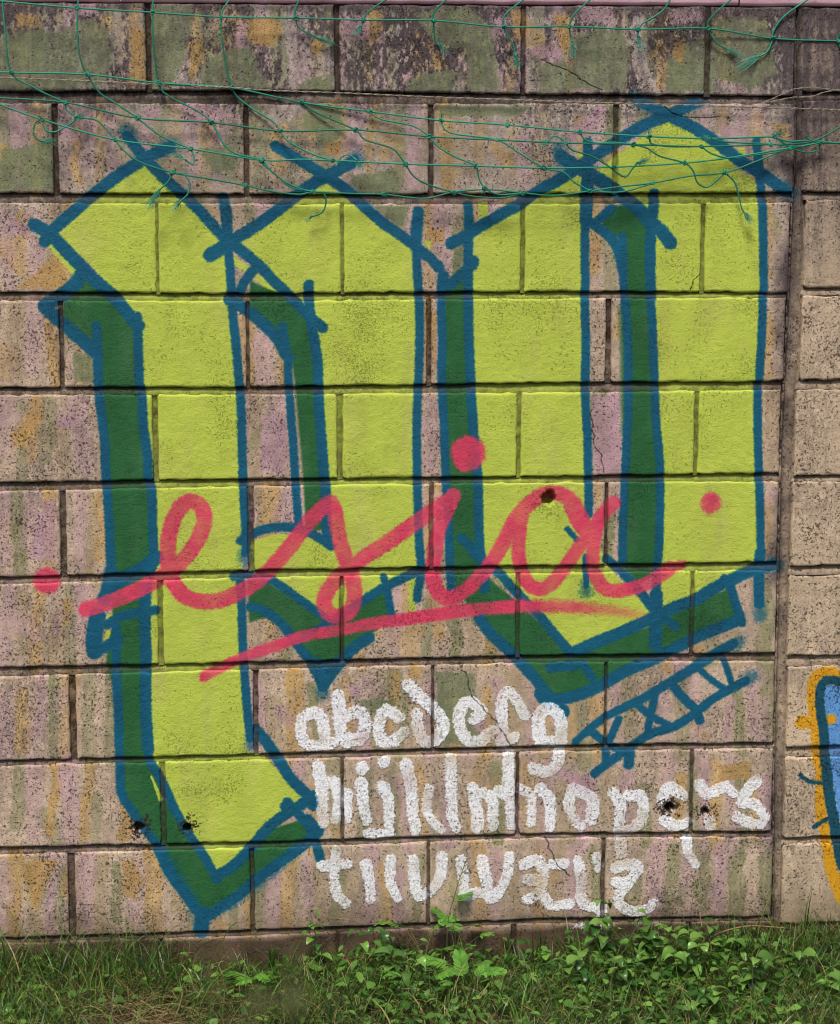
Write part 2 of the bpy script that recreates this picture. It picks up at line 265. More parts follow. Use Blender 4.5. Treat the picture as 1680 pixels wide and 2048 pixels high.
BLUE = [  # width, points
 (22, [(253, 272), (290, 318), (340, 368), (384, 407), (414, 439), (450, 478), (464, 487), (518, 532), (545, 560), (579, 593), (617, 632), (645, 656)]),
 (24, [(340, 295), (300, 312), (250, 342), (220, 363), (180, 395), (140, 430), (100, 465), (89, 483)]),
 (26, [(68, 450), (100, 470), (125, 495), (160, 532), (189, 561), (221, 588), (245, 615), (268, 643), (276, 652)]),
 (19, [(275, 634), (276, 680), (278, 760), (284, 800), (286, 854), (294, 907), (297, 957), (303, 986), (305, 1050), (306, 1115), (300, 1150), (291, 1175), (289, 1236), (291, 1307), (291, 1350), (291, 1414), (294, 1486), (298, 1521), (312, 1543), (329, 1575), (350, 1621), (379, 1671), (404, 1707), (427, 1747), (433, 1760)]),
 (24, [(291, 1175), (289, 1236), (291, 1307), (291, 1414), (296, 1500)]),
 (24, [(432, 1752), (464, 1734), (500, 1698), (536, 1656), (571, 1629), (600, 1611), (627, 1592)]),
 (14, [(566, 1612), (574, 1632)]), (28, [(168, 540), (150, 568), (125, 590), (92, 610)]),
 (26, [(88, 614), (122, 645), (161, 679), (189, 705)]), (19, [(192, 652), (195, 704), (196, 757), (199, 800), (205, 850), (209, 889), (211, 943), (214, 986), (218, 1050), (220, 1104), (222, 1150)]),
 (30, [(312, 1115), (290, 1135), (262, 1150), (228, 1168), (208, 1198)]), (26, [(222, 1140), (214, 1180)]),
 (20, [(311, 1221), (279, 1225), (243, 1233), (214, 1250)]), (34, [(195, 1232), (188, 1271), (189, 1303)]), (24, [(189, 1303), (214, 1293), (235, 1280)]),
 (19, [(232, 1254), (232, 1307), (232, 1350), (236, 1414), (238, 1504), (240, 1539), (242, 1586), (257, 1612), (275, 1640), (298, 1670), (318, 1696), (339, 1743), (364, 1779), (386, 1807), (405, 1832)]),
 (32, [(405, 1828), (402, 1862)]), (24, [(318, 1700), (339, 1745), (370, 1788), (407, 1832), (446, 1812), (479, 1790), (511, 1762), (554, 1729), (600, 1696), (632, 1668)]),
 (20, [(574, 1604), (597, 1629), (622, 1661), (632, 1690), (640, 1718)]), (24, [(615, 1640), (636, 1664)]), (22, [(540, 1652), (586, 1618), (626, 1600)]),
 (22, [(446, 396), (452, 430), (454, 471), (456, 490)]), (18, [(456, 490), (458, 520), (461, 561), (464, 614), (471, 686), (477, 757), (482, 818), (484, 907), (486, 971), (489, 1032), (492, 1086), (489, 1108)]),
 (28, [(420, 511), (440, 498), (460, 485)]), (24, [(455, 487), (482, 471), (518, 448), (557, 419), (576, 404), (622, 370), (658, 350), (697, 329), (708, 322)]),
 (22, [(550, 293), (586, 314), (629, 339), (658, 357), (694, 382), (719, 405), (761, 443), (808, 476), (833, 496), (861, 518), (878, 536)]),
 (24, [(836, 425), (833, 454), (831, 489)]), (18, [(831, 489), (835, 561), (838, 604), (839, 668), (838, 721), (836, 771), (834, 818), (833, 889), (834, 957), (835, 1014), (838, 1086), (841, 1121), (842, 1143), (836, 1179), (834, 1198)]),
 (21, [(617, 570), (617, 600), (620, 632), (626, 668), (634, 721), (636, 771), (638, 818), (642, 871), (647, 943), (651, 986), (653, 1050), (656, 1085)]),
 (20, [(504, 543), (489, 564), (479, 586)]), (24, [(458, 600), (479, 611), (507, 632), (536, 657), (557, 682), (571, 710)]),
 (17, [(565, 652), (570, 686), (576, 718), (575, 743), (578, 779), (581, 829), (586, 889), (590, 961), (594, 1014), (597, 1055)]), (10, [(578, 710), (586, 716)]),
 (19, [(482, 1082), (514, 1064), (550, 1055), (576, 1055), (610, 1062), (647, 1082), (661, 1093)]), (18, [(480, 1082), (492, 1070)]),
 (20, [(500, 1214), (525, 1221), (554, 1240), (576, 1264), (604, 1304), (619, 1320), (636, 1354), (643, 1375)]), (24, [(738, 1276), (708, 1296), (683, 1323), (658, 1354), (645, 1375)]),
 (30, [(628, 1330), (650, 1334), (672, 1330)]), (26, [(640, 1340), (645, 1365)]),
 (18, [(467, 1154), (500, 1151), (536, 1158), (571, 1179), (600, 1200), (640, 1229), (662, 1246)]), (18, [(480, 1161), (482, 1193), (484, 1250), (485, 1289), (487, 1325), (491, 1379), (495, 1432), (500, 1479)]),
 (20, [(670, 1238), (694, 1222), (726, 1202), (761, 1179), (797, 1161), (826, 1148), (850, 1138)]), (16, [(767, 1155), (772, 1171), (779, 1211), (785, 1240)]), (14, [(608, 1272), (650, 1250)]),
 (24, [(511, 1460), (532, 1484), (557, 1521), (579, 1555), (603, 1580), (622, 1597), (627, 1612)]),
 (24, [(886, 552), (884, 579)]), (18, [(884, 575), (882, 614), (884, 668), (883, 721), (883, 768), (886, 818), (889, 889), (891, 957), (894, 1000), (897, 1050), (899, 1121), (901, 1157), (902, 1180)]),
 (20, [(936, 411), (937, 436), (936, 525), (936, 596), (937, 668), (939, 721), (941, 771), (944, 829), (949, 889), (954, 943), (956, 979), (957, 1050), (960, 1104), (967, 1139), (969, 1180)]),
 (26, [(943, 526), (945, 524)]), (22, [(945, 530), (919, 554), (894, 575), (884, 582)]),
 (24, [(901, 487), (926, 475), (954, 457), (1000, 430), (1040, 408), (1080, 380), (1116, 361), (1151, 339), (1187, 314), (1230, 286), (1276, 257), (1323, 236), (1359, 221), (1390, 206)]),
 (24, [(1279, 202), (1301, 214), (1337, 232), (1384, 254), (1423, 279), (1451, 300), (1484, 325), (1519, 346), (1551, 368), (1572, 384)]),
 (28, [(1122, 313), (1144, 329), (1180, 350), (1216, 371), (1244, 394), (1273, 414), (1294, 439), (1323, 464), (1340, 486)]),
 (20, [(1175, 286), (1176, 321), (1175, 357), (1171, 393), (1171, 436)]), (26, [(1176, 340), (1173, 400), (1171, 440)]),
 (18, [(1171, 436), (1169, 489), (1170, 561), (1169, 614), (1171, 686), (1170, 757), (1171, 818), (1174, 871), (1176, 943), (1177, 996), (1176, 1030)]), (14, [(1171, 1114), (1172, 1172)]),
 (18, [(1512, 284), (1516, 321), (1519, 357), (1523, 393), (1525, 430), (1526, 489), (1527, 561), (1525, 600), (1523, 668), (1520, 721), (1517, 764), (1514, 810), (1516, 907), (1517, 950), (1519, 996), (1520, 1050), (1521, 1110)]),
 (23, [(1520, 1104), (1517, 1139), (1517, 1175), (1518, 1208)]),
 (18, [(1244, 474), (1245, 507), (1246, 561), (1251, 614), (1255, 686), (1256, 757), (1256, 818), (1253, 871), (1250, 943), (1247, 1014), (1245, 1068), (1244, 1121)]),
 (20, [(1222, 418), (1191, 446)]), (21, [(1184, 446), (1209, 466), (1230, 487), (1239, 514), (1245, 543)]),
 (22, [(1308, 388), (1307, 411), (1303, 440), (1301, 471), (1300, 543), (1302, 596)]), (18, [(1300, 543), (1301, 596), (1304, 650), (1307, 721), (1309, 764), (1310, 818), (1314, 871), (1319, 925), (1320, 979), (1319, 1050), (1317, 1104), (1314, 1139), (1312, 1193), (1312, 1228)]),
 (28, [(1312, 1190), (1312, 1240), (1310, 1290)]),
 (24, [(958, 1236), (979, 1266), (1008, 1293), (1040, 1325), (1069, 1357), (1097, 1393), (1120, 1414)]),
 (20, [(922, 1077), (936, 1089), (954, 1114), (997, 1146), (1019, 1171), (1047, 1200), (1076, 1229), (1110, 1270), (1144, 1309)]),
 (26, [(1144, 1307), (1187, 1287), (1234, 1268), (1280, 1248), (1309, 1234), (1351, 1214), (1391, 1200), (1423, 1179), (1466, 1158), (1501, 1143), (1544, 1131)]),
 (19, [(1212, 1118), (1234, 1136), (1259, 1161), (1287, 1193), (1301, 1214), (1323, 1232), (1351, 1254)]), (12, [(1134, 1058), (1153, 1080)]),
 (26, [(1101, 1402), (1151, 1392), (1198, 1373), (1251, 1343), (1309, 1318), (1351, 1296), (1401, 1271), (1448, 1252), (1478, 1239)]),
 (20, [(1448, 1158), (1462, 1179), (1470, 1206), (1478, 1228), (1482, 1246)]), (20, [(1100, 1336), (1151, 1332)]), (18, [(1166, 1329), (1184, 1357)]),
 (36, [(1085, 1388), (1108, 1412), (1122, 1424)]),
 ((16, 24), [(1150, 1484), (1176, 1461), (1216, 1431), (1280, 1400), (1330, 1371), (1387, 1336), (1437, 1304), (1466, 1288)]),
 (20, [(1189, 1547), (1223, 1521), (1259, 1496), (1301, 1468), (1344, 1455), (1387, 1429), (1423, 1400), (1462, 1377), (1492, 1361)]),
 (18, [(1178, 1459), (1201, 1479), (1223, 1493), (1256, 1508)]), (24, [(1258, 1500), (1257, 1528)]), (17, [(1237, 1439), (1223, 1471), (1212, 1496), (1211, 1522)]),
 (16, [(1276, 1412), (1301, 1432), (1344, 1455)]), (17, [(1309, 1393), (1301, 1429), (1294, 1471)]), (20, [(1344, 1371), (1366, 1396), (1391, 1421), (1399, 1441)]),
 (14, [(1398, 1339), (1423, 1361), (1451, 1379)]), (14, [(1444, 1314), (1455, 1343), (1464, 1371)])]
for w, P in BLUE: stroke(blue, P, w, soft=5.0, rag=.55)
halo = new()
for P in ([(250, 262), (262, 282)], [(345, 292), (325, 300)], [(1270, 196), (1300, 214)], [(1405, 200), (1385, 210)], [(1540, 1128), (1556, 1134)], [(1517, 1205), (1519, 1234)], [(1466, 1290), (1478, 1284)], [(1560, 372), (1584, 390)],
          [(318, 1696), (386, 1807), (407, 1832), (479, 1793), (600, 1693)], [(702, 326), (715, 318)], [(1117, 300), (1125, 320)], [(1490, 1362), (1504, 1352)], [(644, 1380), (645, 1388)], [(489, 1108), (489, 1118)], [(502, 1478), (502, 1490)], [(1171, 1170), (1172, 1182)]):
    stroke(halo, P, 26, soft=18, rag=3, alpha=.6)
over(np.maximum(blue*.97, halo), (5, 84, 114), .09)
# thin underpainted lines where the outline missed the fill
# --- white alphabet, brushed thick ---
white = new()
WH = [[(628, 1425), (604, 1440), (602, 1471), (611, 1489), (633, 1493)], [(628, 1425), (644, 1439), (648, 1471), (655, 1491), (664, 1487)],
 [(676, 1393), (678, 1432), (683, 1473), (694, 1486)], [(683, 1478), (719, 1479), (730, 1457), (726, 1432), (708, 1425), (690, 1436)],
 [(798, 1436), (772, 1421), (758, 1443), (758, 1471), (769, 1486), (790, 1482), (808, 1466)],
 [(817, 1372), (836, 1393), (861, 1414), (883, 1440), (886, 1461), (872, 1480), (851, 1486), (836, 1461), (833, 1430)],
 [(948, 1440), (962, 1425), (936, 1404), (920, 1421), (920, 1457), (936, 1482), (961, 1484), (983, 1464)],
 [(1006, 1488), (1004, 1432), (1003, 1404), (1015, 1384), (1033, 1402), (1049, 1430)], [(1003, 1486), (1028, 1476)], [(1016, 1507), (1016, 1579)],
 [(1078, 1474), (1078, 1435), (1094, 1418), (1117, 1430), (1123, 1468), (1122, 1484)], [(1082, 1484), (1122, 1486)], [(1118, 1505), (1114, 1530), (1096, 1544), (1066, 1538)],
 [(636, 1534), (643, 1575), (644, 1611), (647, 1646)], [(650, 1570), (668, 1564), (677, 1590), (677, 1611), (670, 1640)], [(694, 1586), (694, 1640)],
 [(722, 1568), (726, 1611), (734, 1644)], [(724, 1537), (726, 1536)], [(768, 1525), (769, 1524)], [(765, 1574), (776, 1600), (778, 1660)], [(735, 1668), (778, 1670)],
 [(811, 1530), (822, 1575), (826, 1629), (832, 1662)], [(858, 1580), (852, 1620), (866, 1645), (882, 1660)], [(901, 1518), (902, 1575), (904, 1629), (911, 1657)],
 [(945, 1577), (954, 1629), (954, 1657)], [(965, 1586), (984, 1600), (986, 1654)], [(995, 1584), (1018, 1596), (1022, 1652)], [(1038, 1579), (1061, 1593), (1062, 1646)], [(1080, 1578), (1100, 1605), (1100, 1655)],
 [(1146, 1578), (1137, 1611), (1146, 1635), (1162, 1654)], [(1150, 1580), (1184, 1600), (1183, 1640)], [(1226, 1586), (1240, 1611), (1238, 1654), (1243, 1709)], [(1255, 1592), (1284, 1596), (1283, 1640), (1255, 1664), (1244, 1662)],
 [(1324, 1600), (1337, 1575), (1366, 1592)], [(1330, 1640), (1350, 1652), (1376, 1645)], [(1372, 1679), (1376, 1707), (1391, 1729)],
 [(1398, 1571), (1414, 1590)], [(1430, 1584), (1450, 1574), (1466, 1588)], [(1418, 1640), (1422, 1658)],
 [(1512, 1564), (1491, 1587), (1484, 1606), (1512, 1611), (1528, 1634), (1520, 1650)], [(1476, 1636), (1505, 1648)],
 [(673, 1700), (669, 1743), (672, 1786), (692, 1808)], [(646, 1733), (694, 1729)], [(732, 1730), (738, 1761), (740, 1800)], [(781, 1721), (780, 1761), (794, 1798)],
 [(826, 1721), (829, 1761), (837, 1792), (862, 1780), (880, 1755), (884, 1714)], [(922, 1721), (926, 1761), (932, 1792), (955, 1786), (975, 1790)], [(963, 1721), (972, 1761), (981, 1798), (1001, 1779), (1016, 1745), (1018, 1714)],
 [(1048, 1730), (1072, 1721), (1086, 1743), (1083, 1786), (1104, 1812), (1140, 1808)], [(1104, 1730), (1128, 1728)], [(1056, 1760), (1080, 1762)], [(1054, 1800), (1074, 1790)],
 [(1155, 1722), (1162, 1761), (1164, 1808), (1190, 1816)], [(1192, 1716), (1200, 1736)], [(1202, 1815), (1208, 1850)],
 [(1230, 1738), (1251, 1731), (1276, 1734), (1261, 1761), (1236, 1798), (1252, 1820), (1286, 1822), (1307, 1808)], [(1232, 1765), (1256, 1765)]]
wr = random.Random(4)
for P in WH:
    w_ = wr.uniform(25.5, 29) - (2.5 if P[0][1] > 1555 else 0)
    stroke(white, P, (w_*wr.uniform(.95, 1.12), w_*wr.uniform(.8, 1.05)), soft=2.6, rag=3.6, alpha=wr.choice([1, 1, 1, .97, .93]), fade=wr.choice([0, 0, 0, .1, .2]))
stroke(white, [(1150, 1852), (1205, 1858), (1215, 1862)], 12, soft=6, rag=9, alpha=.7)
bris = np.clip((fbm(.0032, .0055, 90, 2, .7)-.20)*7, .45, 1)
over(white*bris*np.clip(1.14-.65*np.clip(vnoise(.05, .05, 77)-.45, 0, 1)*2 - .5*np.clip(fine-.62, 0, 1)*4, .35, 1), (246, 246, 250), .04)
# --- pink script ---
pink = new()
PK = [(31, [(172, 1219), (214, 1206), (268, 1184), (321, 1156), (357, 1129), (386, 1096), (405, 1057), (408, 1029), (396, 1008), (379, 1003), (361, 1014), (346, 1041), (338, 1071), (335, 1104), (338, 1143), (350, 1171), (371, 1194), (407, 1204), (446, 1199), (493, 1177), (529, 1150), (571, 1104), (611, 1052), (640, 1020), (660, 1005), (668, 1018), (673, 1050), (683, 1096), (697, 1132), (707, 1168), (708, 1200), (700, 1222), (679, 1234), (655, 1226), (648, 1200), (662, 1172), (690, 1143), (719, 1121), (769, 1089), (819, 1054), (861, 1025), (890, 1006), (906, 994)]),
 (30, [(906, 992), (894, 1021), (878, 1057), (869, 1104), (865, 1143), (870, 1175), (885, 1194), (904, 1196), (933, 1179), (969, 1143), (1001, 1096), (1026, 1046), (1051, 1014), (1086, 990), (1117, 988), (1139, 1000), (1153, 1023), (1164, 1050), (1180, 1066)]),
 (28, [(1046, 1020), (1040, 1050), (1036, 1096), (1042, 1139), (1058, 1170), (1085, 1178), (1112, 1157), (1137, 1125), (1159, 1093), (1184, 1061), (1205, 1029), (1228, 1006)]),
 (38, [(1145, 1010), (1165, 1050), (1180, 1062)]), (28, [(1195, 1045), (1187, 1086), (1185, 1121), (1191, 1152), (1207, 1176), (1234, 1182), (1276, 1174), (1312, 1157), (1340, 1137)]), (20, [(1335, 1140), (1364, 1130)]),
 (46, [(925, 900), (937, 902), (943, 915), (930, 922)])]
for w, P in PK: stroke(pink, P, w+1.5, soft=6.5, rag=.6)
stroke(pink, [(408, 1354), (429, 1342), (482, 1317), (536, 1297), (611, 1272), (683, 1260), (754, 1246), (808, 1239), (879, 1229), (944, 1220), (1040, 1213)], (22, 29), soft=7, rag=.7)
stroke(pink, [(1030, 1213), (1116, 1213), (1187, 1218), (1241, 1224), (1284, 1231)], (28, 18), soft=14, rag=2, fade=.75)
stroke(pink, [(935, 906), (936, 908)], 70, soft=12, rag=1.5); stroke(pink, [(92, 1161), (94, 1162)], 52, soft=11, rag=1.5); stroke(pink, [(1421, 1006), (1421, 1008)], 42, soft=11, rag=1.5)
mist = fbm(.03, .03, 63, 3)
over(pink*np.clip(1.12-.5*mist, .72, .98), (212, 62, 94), .08)
# --- orange, teal and light blue lettering that begins on the pillar ---
ora, teal, lblue = new(), new(), new()
poly(lblue, [(1650, 1372), (1720, 1365), (1760, 1500), (1760, 1700), (1690, 1690), (1672, 1620), (1655, 1500), (1645, 1400)], soft=5)
for w, P in [((22, 22), [(1634, 1520), (1630, 1450), (1623, 1379), (1636, 1350), (1659, 1344), (1690, 1358), (1740, 1362)]), ((21, 30), [(1637, 1505), (1641, 1557), (1642, 1621), (1651, 1671), (1664, 1743), (1685, 1795), (1730, 1830)]), ((30, 20), [(1604, 1446), (1640, 1443), (1664, 1439)])]:
    stroke(ora, P, w, soft=7, rag=3)
for w, P in [((18, 26), [(1740, 1375), (1690, 1366), (1655, 1361), (1640, 1379), (1640, 1414), (1648, 1468), (1651, 1521), (1659, 1593), (1667, 1640), (1676, 1689), (1690, 1740), (1740, 1790)]), (9, [(1600, 1550), (1616, 1563), (1655, 1568)]), (10, [(1628, 1655), (1655, 1638)])]:
    stroke(teal, P, w, soft=4, rag=2)
over(lblue, (98, 154, 214), .08); over(ora, (214, 155, 34), .06); over(teal, (22, 78, 96), .06)
# --- cracks and knocked-out spots ---
crack = new(); dark = new()
def wig(P, n=5, a=3):
    Q = catmull(np.array(P, float), 7.0); r = random.Random(int(P[0][0]))
    return [(q[0]+r.uniform(-a, a), q[1]+r.uniform(-1, 1)) for q in Q]
for w, P in [(1.6, [(917, 1330), (933, 1354), (944, 1393), (969, 1421), (997, 1454), (1022, 1493)]), (1.5, [(1182, 821), (1187, 882), (1203, 918), (1205, 950)]), (1.8, [(1380, 580), (1388, 562), (1402, 548)]), (2, [(1090, 1675), (1111, 1725), (1140, 1754)]),
             (1.6, [(1080, 120), (1140, 145), (1170, 165), (1200, 180)]), (1.6, [(1330, 215), (1352, 230), (1390, 236), (1440, 234)])]:
    stroke(crack, wig(P), w, soft=1.6, rag=1)
HOLES = [(1098, 996, 13.5), (374, 1655, 8), (277, 1654, 9), (1338, 1614, 9), (1409, 1622, 6.5)]
for x, y, r in HOLES[1:]: stroke(dark, [(x-6, y+2), (x+6, y)], r*3.8, soft=24, rag=22, alpha=.9)
over(np.clip((dark*1.25 + (fbm(.0035, .0035, 81, 2, .7)-.5)*2.6 - .62)*3, 0, .88)*(dark > .03), (46, 38, 30), .2)
# the patch of plaster knocked off beside the lower left hole shows as fresh blue and pink flecks
paint_fresh = np.clip(lime+green+blue+pink, 0, 1)
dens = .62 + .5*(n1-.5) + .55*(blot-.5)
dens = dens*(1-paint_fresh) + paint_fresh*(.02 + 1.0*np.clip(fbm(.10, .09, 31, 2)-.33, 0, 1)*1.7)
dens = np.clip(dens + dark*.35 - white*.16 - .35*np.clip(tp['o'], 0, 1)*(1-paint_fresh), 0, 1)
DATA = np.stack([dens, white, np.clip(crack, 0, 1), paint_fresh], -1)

def make_img(name, arr, space):
    im = bpy.data.images.new(name, NX, NY, alpha=True, float_buffer=False)
    im.alpha_mode = 'CHANNEL_PACKED'
    im.colorspace_settings.name = space
    px = np.ones((NY, NX, 4), np.float32); px[..., :arr.shape[-1]] = np.clip(arr, 0, 1)
    im.pixels.foreach_set(px.ravel()); im.update(); im.pack()
    return im
IMG_A = make_img('wall_paint', ALB, 'sRGB'); IMG_D = make_img('wall_relief', DATA, 'Non-Color')
del old

# ------------------------------------------------------------------ materials
class NT:
    def __init__(s, name):
        s.m = bpy.data.materials.new(name); s.m.use_nodes = True; s.t = s.m.node_tree
        s.b = s.t.nodes['Principled BSDF']; s.b.inputs['Roughness'].default_value = .85
        try: s.b.inputs['Specular IOR Level'].default_value = .25
        except KeyError: pass
    def n(s, typ, **kw):
        x = s.t.nodes.new(typ)
        for k, v in kw.items(): setattr(x, k, v)
        return x
    def l(s, a, b): s.t.links.new(a, b)
    def val(s, sock, v):
        if hasattr(v, 'links') or hasattr(v, 'is_linked'): s.l(v, sock)
        else: sock.default_value = v
    def math(s, op, a, b=0.0, c=None, clamp=False):
        x = s.n('ShaderNodeMath', operation=op, use_clamp=clamp); s.val(x.inputs[0], a); s.val(x.inputs[1], b)
        if c is not None: s.val(x.inputs[2], c)
        return x.outputs[0]
    def mix(s, f, a, b, blend='MIX'):
        x = s.n('ShaderNodeMix', data_type='RGBA', blend_type=blend); s.val(x.inputs[0], f); s.val(x.inputs[6], a); s.val(x.inputs[7], b)
        return x.outputs[2]
    def noise(s, vec, scale, detail=3, rough=.55, dist=0):
        x = s.n('ShaderNodeTexNoise'); s.l(vec, x.inputs['Vector']); x.inputs['Scale'].default_value = scale
        x.inputs['Detail'].default_value = detail; x.inputs['Roughness'].default_value = rough; x.inputs['Distortion'].default_value = dist
        return x.outputs[0]
    def bump(s, h, strength, dist, prev=None):
        x = s.n('ShaderNodeBump'); x.inputs['Strength'].default_value = strength; x.inputs['Distance'].default_value = dist
        s.l(h, x.inputs['Height'])
        if prev is not None: s.l(prev, x.inputs['Normal'])
        return x.outputs[0]
def lin(r, g, b):
    f = lambda c: ((c/255+.055)/1.055)**2.4 if c > 10 else c/255/12.92
    return (f(r), f(g), f(b), 1)

def wall_material(name, joint=0.0):
    t = NT(name)
    geo = t.n('ShaderNodeTexCoord').outputs['Object']      # blocks keep their origin at the wall's, so this is wall metres
    sep = t.n('ShaderNodeSeparateXYZ'); t.l(geo, sep.inputs[0])
    comb = t.n('ShaderNodeCombineXYZ')
    u = t.math('DIVIDE', t.math('SUBTRACT', sep.outputs[0], UMIN), NX/S)
    v = t.math('DIVIDE', t.math('SUBTRACT', sep.outputs[2], VMIN), NY/S)
    t.l(u, comb.inputs[0]); t.l(v, comb.inputs[1])
    A = t.n('ShaderNodeTexImage', image=IMG_A, extension='EXTEND', interpolation='Linear'); t.l(comb.outputs[0], A.inputs[0])
    D = t.n('ShaderNodeTexImage', image=IMG_D, extension='EXTEND'); t.l(comb.outputs[0], D.inputs[0])
    ds = t.n('ShaderNodeSeparateColor'); t.l(D.outputs[0], ds.inputs[0])
    dens, wht, crk, fresh = ds.outputs[0], ds.outputs[1], ds.outputs[2], D.outputs[1]
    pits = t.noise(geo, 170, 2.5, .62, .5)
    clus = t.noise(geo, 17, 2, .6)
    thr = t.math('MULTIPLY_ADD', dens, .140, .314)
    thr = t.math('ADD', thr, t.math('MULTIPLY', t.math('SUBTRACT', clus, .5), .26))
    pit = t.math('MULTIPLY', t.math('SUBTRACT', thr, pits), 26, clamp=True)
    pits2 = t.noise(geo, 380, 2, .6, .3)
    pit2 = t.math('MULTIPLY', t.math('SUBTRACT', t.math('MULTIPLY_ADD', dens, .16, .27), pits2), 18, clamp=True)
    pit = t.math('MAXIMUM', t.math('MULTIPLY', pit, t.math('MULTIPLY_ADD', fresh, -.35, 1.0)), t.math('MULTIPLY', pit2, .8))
    grain = t.noise(geo, 300, 3, .75)
    lump = t.noise(geo, 60, 4, .6)
    soft = t.noise(geo, 9, 3, .5)
    col = A.outputs[0]
    g2 = t.math('MULTIPLY_ADD', grain, 1.1, .45)
    gc = t.n('ShaderNodeCombineColor'); [t.l(g2, gc.inputs[i]) for i in range(3)]
    col = t.mix(t.math('SUBTRACT', .8, t.math('MULTIPLY', fresh, .45)), col, gc.outputs[0], 'MULTIPLY')
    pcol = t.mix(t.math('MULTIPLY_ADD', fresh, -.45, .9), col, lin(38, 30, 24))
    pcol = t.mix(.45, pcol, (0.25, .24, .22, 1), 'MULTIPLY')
    col = t.mix(t.math('MULTIPLY', pit, .82), col, pcol)  # pores darkened in the colour: dirt plus painted shade of the deep pits
    col = t.mix(t.math('MULTIPLY', crk, .7), col, lin(25, 20, 17))
    if joint:
        jn = t.noise(geo, 40, 3, .7)
        f = t.math('SUBTRACT', t.math('MULTIPLY_ADD', jn, 1.1, joint-.55), t.math('MULTIPLY', fresh, .16), clamp=True)
        col = t.mix(f, col, t.mix(t.noise(geo, 110, 2), lin(30, 23, 18), lin(72, 57, 44)))
    t.l(col, t.b.inputs['Base Color'])
    rgh = t.math('MULTIPLY_ADD', fresh, -.22, .92); t.l(rgh, t.b.inputs['Roughness'])
    h = t.math('MULTIPLY', pit, -1.0)
    b1 = t.bump(h, .9, .0022)
    h2 = t.math('ADD', t.math('MULTIPLY', grain, .6), t.math('MULTIPLY', lump, 1.0))
    b2 = t.bump(h2, .85, .0032, b1)
    stip = t.noise(geo, 165, 3, .7, .8)
    b3 = t.n('ShaderNodeBump'); b3.inputs['Distance'].default_value = .0045; t.l(t.math('MULTIPLY', stip, wht), b3.inputs['Height']); t.l(b2, b3.inputs['Normal']); b3.inputs['Strength'].default_value = .8
    b4 = t.bump(t.math('MULTIPLY', crk, -1), 1, .003, b3.outputs[0])
    t.l(b4, t.b.inputs['Normal'])
    return t.m
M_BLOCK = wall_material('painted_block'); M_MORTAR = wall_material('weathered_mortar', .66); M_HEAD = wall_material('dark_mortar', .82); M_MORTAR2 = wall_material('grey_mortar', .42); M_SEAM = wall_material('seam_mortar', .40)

def simple(name, c1, c2, scale=30, rough=.8, bump=0, bscale=60, trans=0.0, vec='Object'):
    t = NT(name); v = t.n('ShaderNodeTexCoord').outputs[vec]
    n = t.noise(v, scale, 4, .6)
    ramp = t.n('ShaderNodeMapRange'); ramp.inputs[1].default_value = .35; ramp.inputs[2].default_value = .65; t.l(n, ramp.inputs[0])
    col = t.mix(ramp.outputs[0], c1, c2); t.l(col, t.b.inputs['Base Color']); t.b.inputs['Roughness'].default_value = rough
    if bump: t.l(t.bump(t.noise(v, bscale, 4, .65), .7, bump), t.b.inputs['Normal'])
    return t
def leaf_mat(name, c1, c2, rough=.45, rnd=.35, pw=1.0):
    t = NT(name); tc = t.n('ShaderNodeTexCoord')
    geo = t.n('ShaderNodeNewGeometry'); oi = t.n('ShaderNodeObjectInfo')
    r = t.math('POWER', t.math('FRACT', t.math('ADD', geo.outputs['Random Per Island'], oi.outputs['Random'])), pw)
    c = t.mix(r, c1, c2)
    n = t.noise(geo.outputs['Position'], 45, 3, .6)
    c = t.mix(t.math('MULTIPLY', n, rnd), c, (0.02, .035, .01, 1))
    t.l(c, t.b.inputs['Base Color']); t.b.inputs['Roughness'].default_value = rough
    t.b.inputs['Specular IOR Level'].default_value = .35
    tr = t.n('ShaderNodeBsdfTranslucent'); t.l(t.mix(.5, c, (.25, .4, .05, 1)), tr.inputs[0])
    ms = t.n('ShaderNodeMixShader'); ms.inputs[0].default_value = .16
    t.l(t.b.outputs[0], ms.inputs[1]); t.l(tr.outputs[0], ms.inputs[2]); t.l(ms.outputs[0], t.t.nodes['Material Output'].inputs[0])
    return t.m
M_PINK = simple('pink_plaster', lin(224, 176, 190), lin(236, 194, 206), 8, .8, .001, 200).m
M_SOIL = simple('soil', lin(42, 32, 24), lin(90, 70, 50), 14, .95, .012, 45).m
M_NET = leaf_mat('green_netting', lin(14, 118, 94), lin(40, 158, 130), .45, .3)
M_FRAY = leaf_mat('frayed_fibre', lin(40, 140, 118), lin(88, 180, 158), .6, .2)
M_WIRE = simple('galvanised_wire', lin(120, 110, 98), lin(176, 166, 150), 300, .5).m
M_WIRE.node_tree.nodes['Principled BSDF'].inputs['Metallic'].default_value = .5
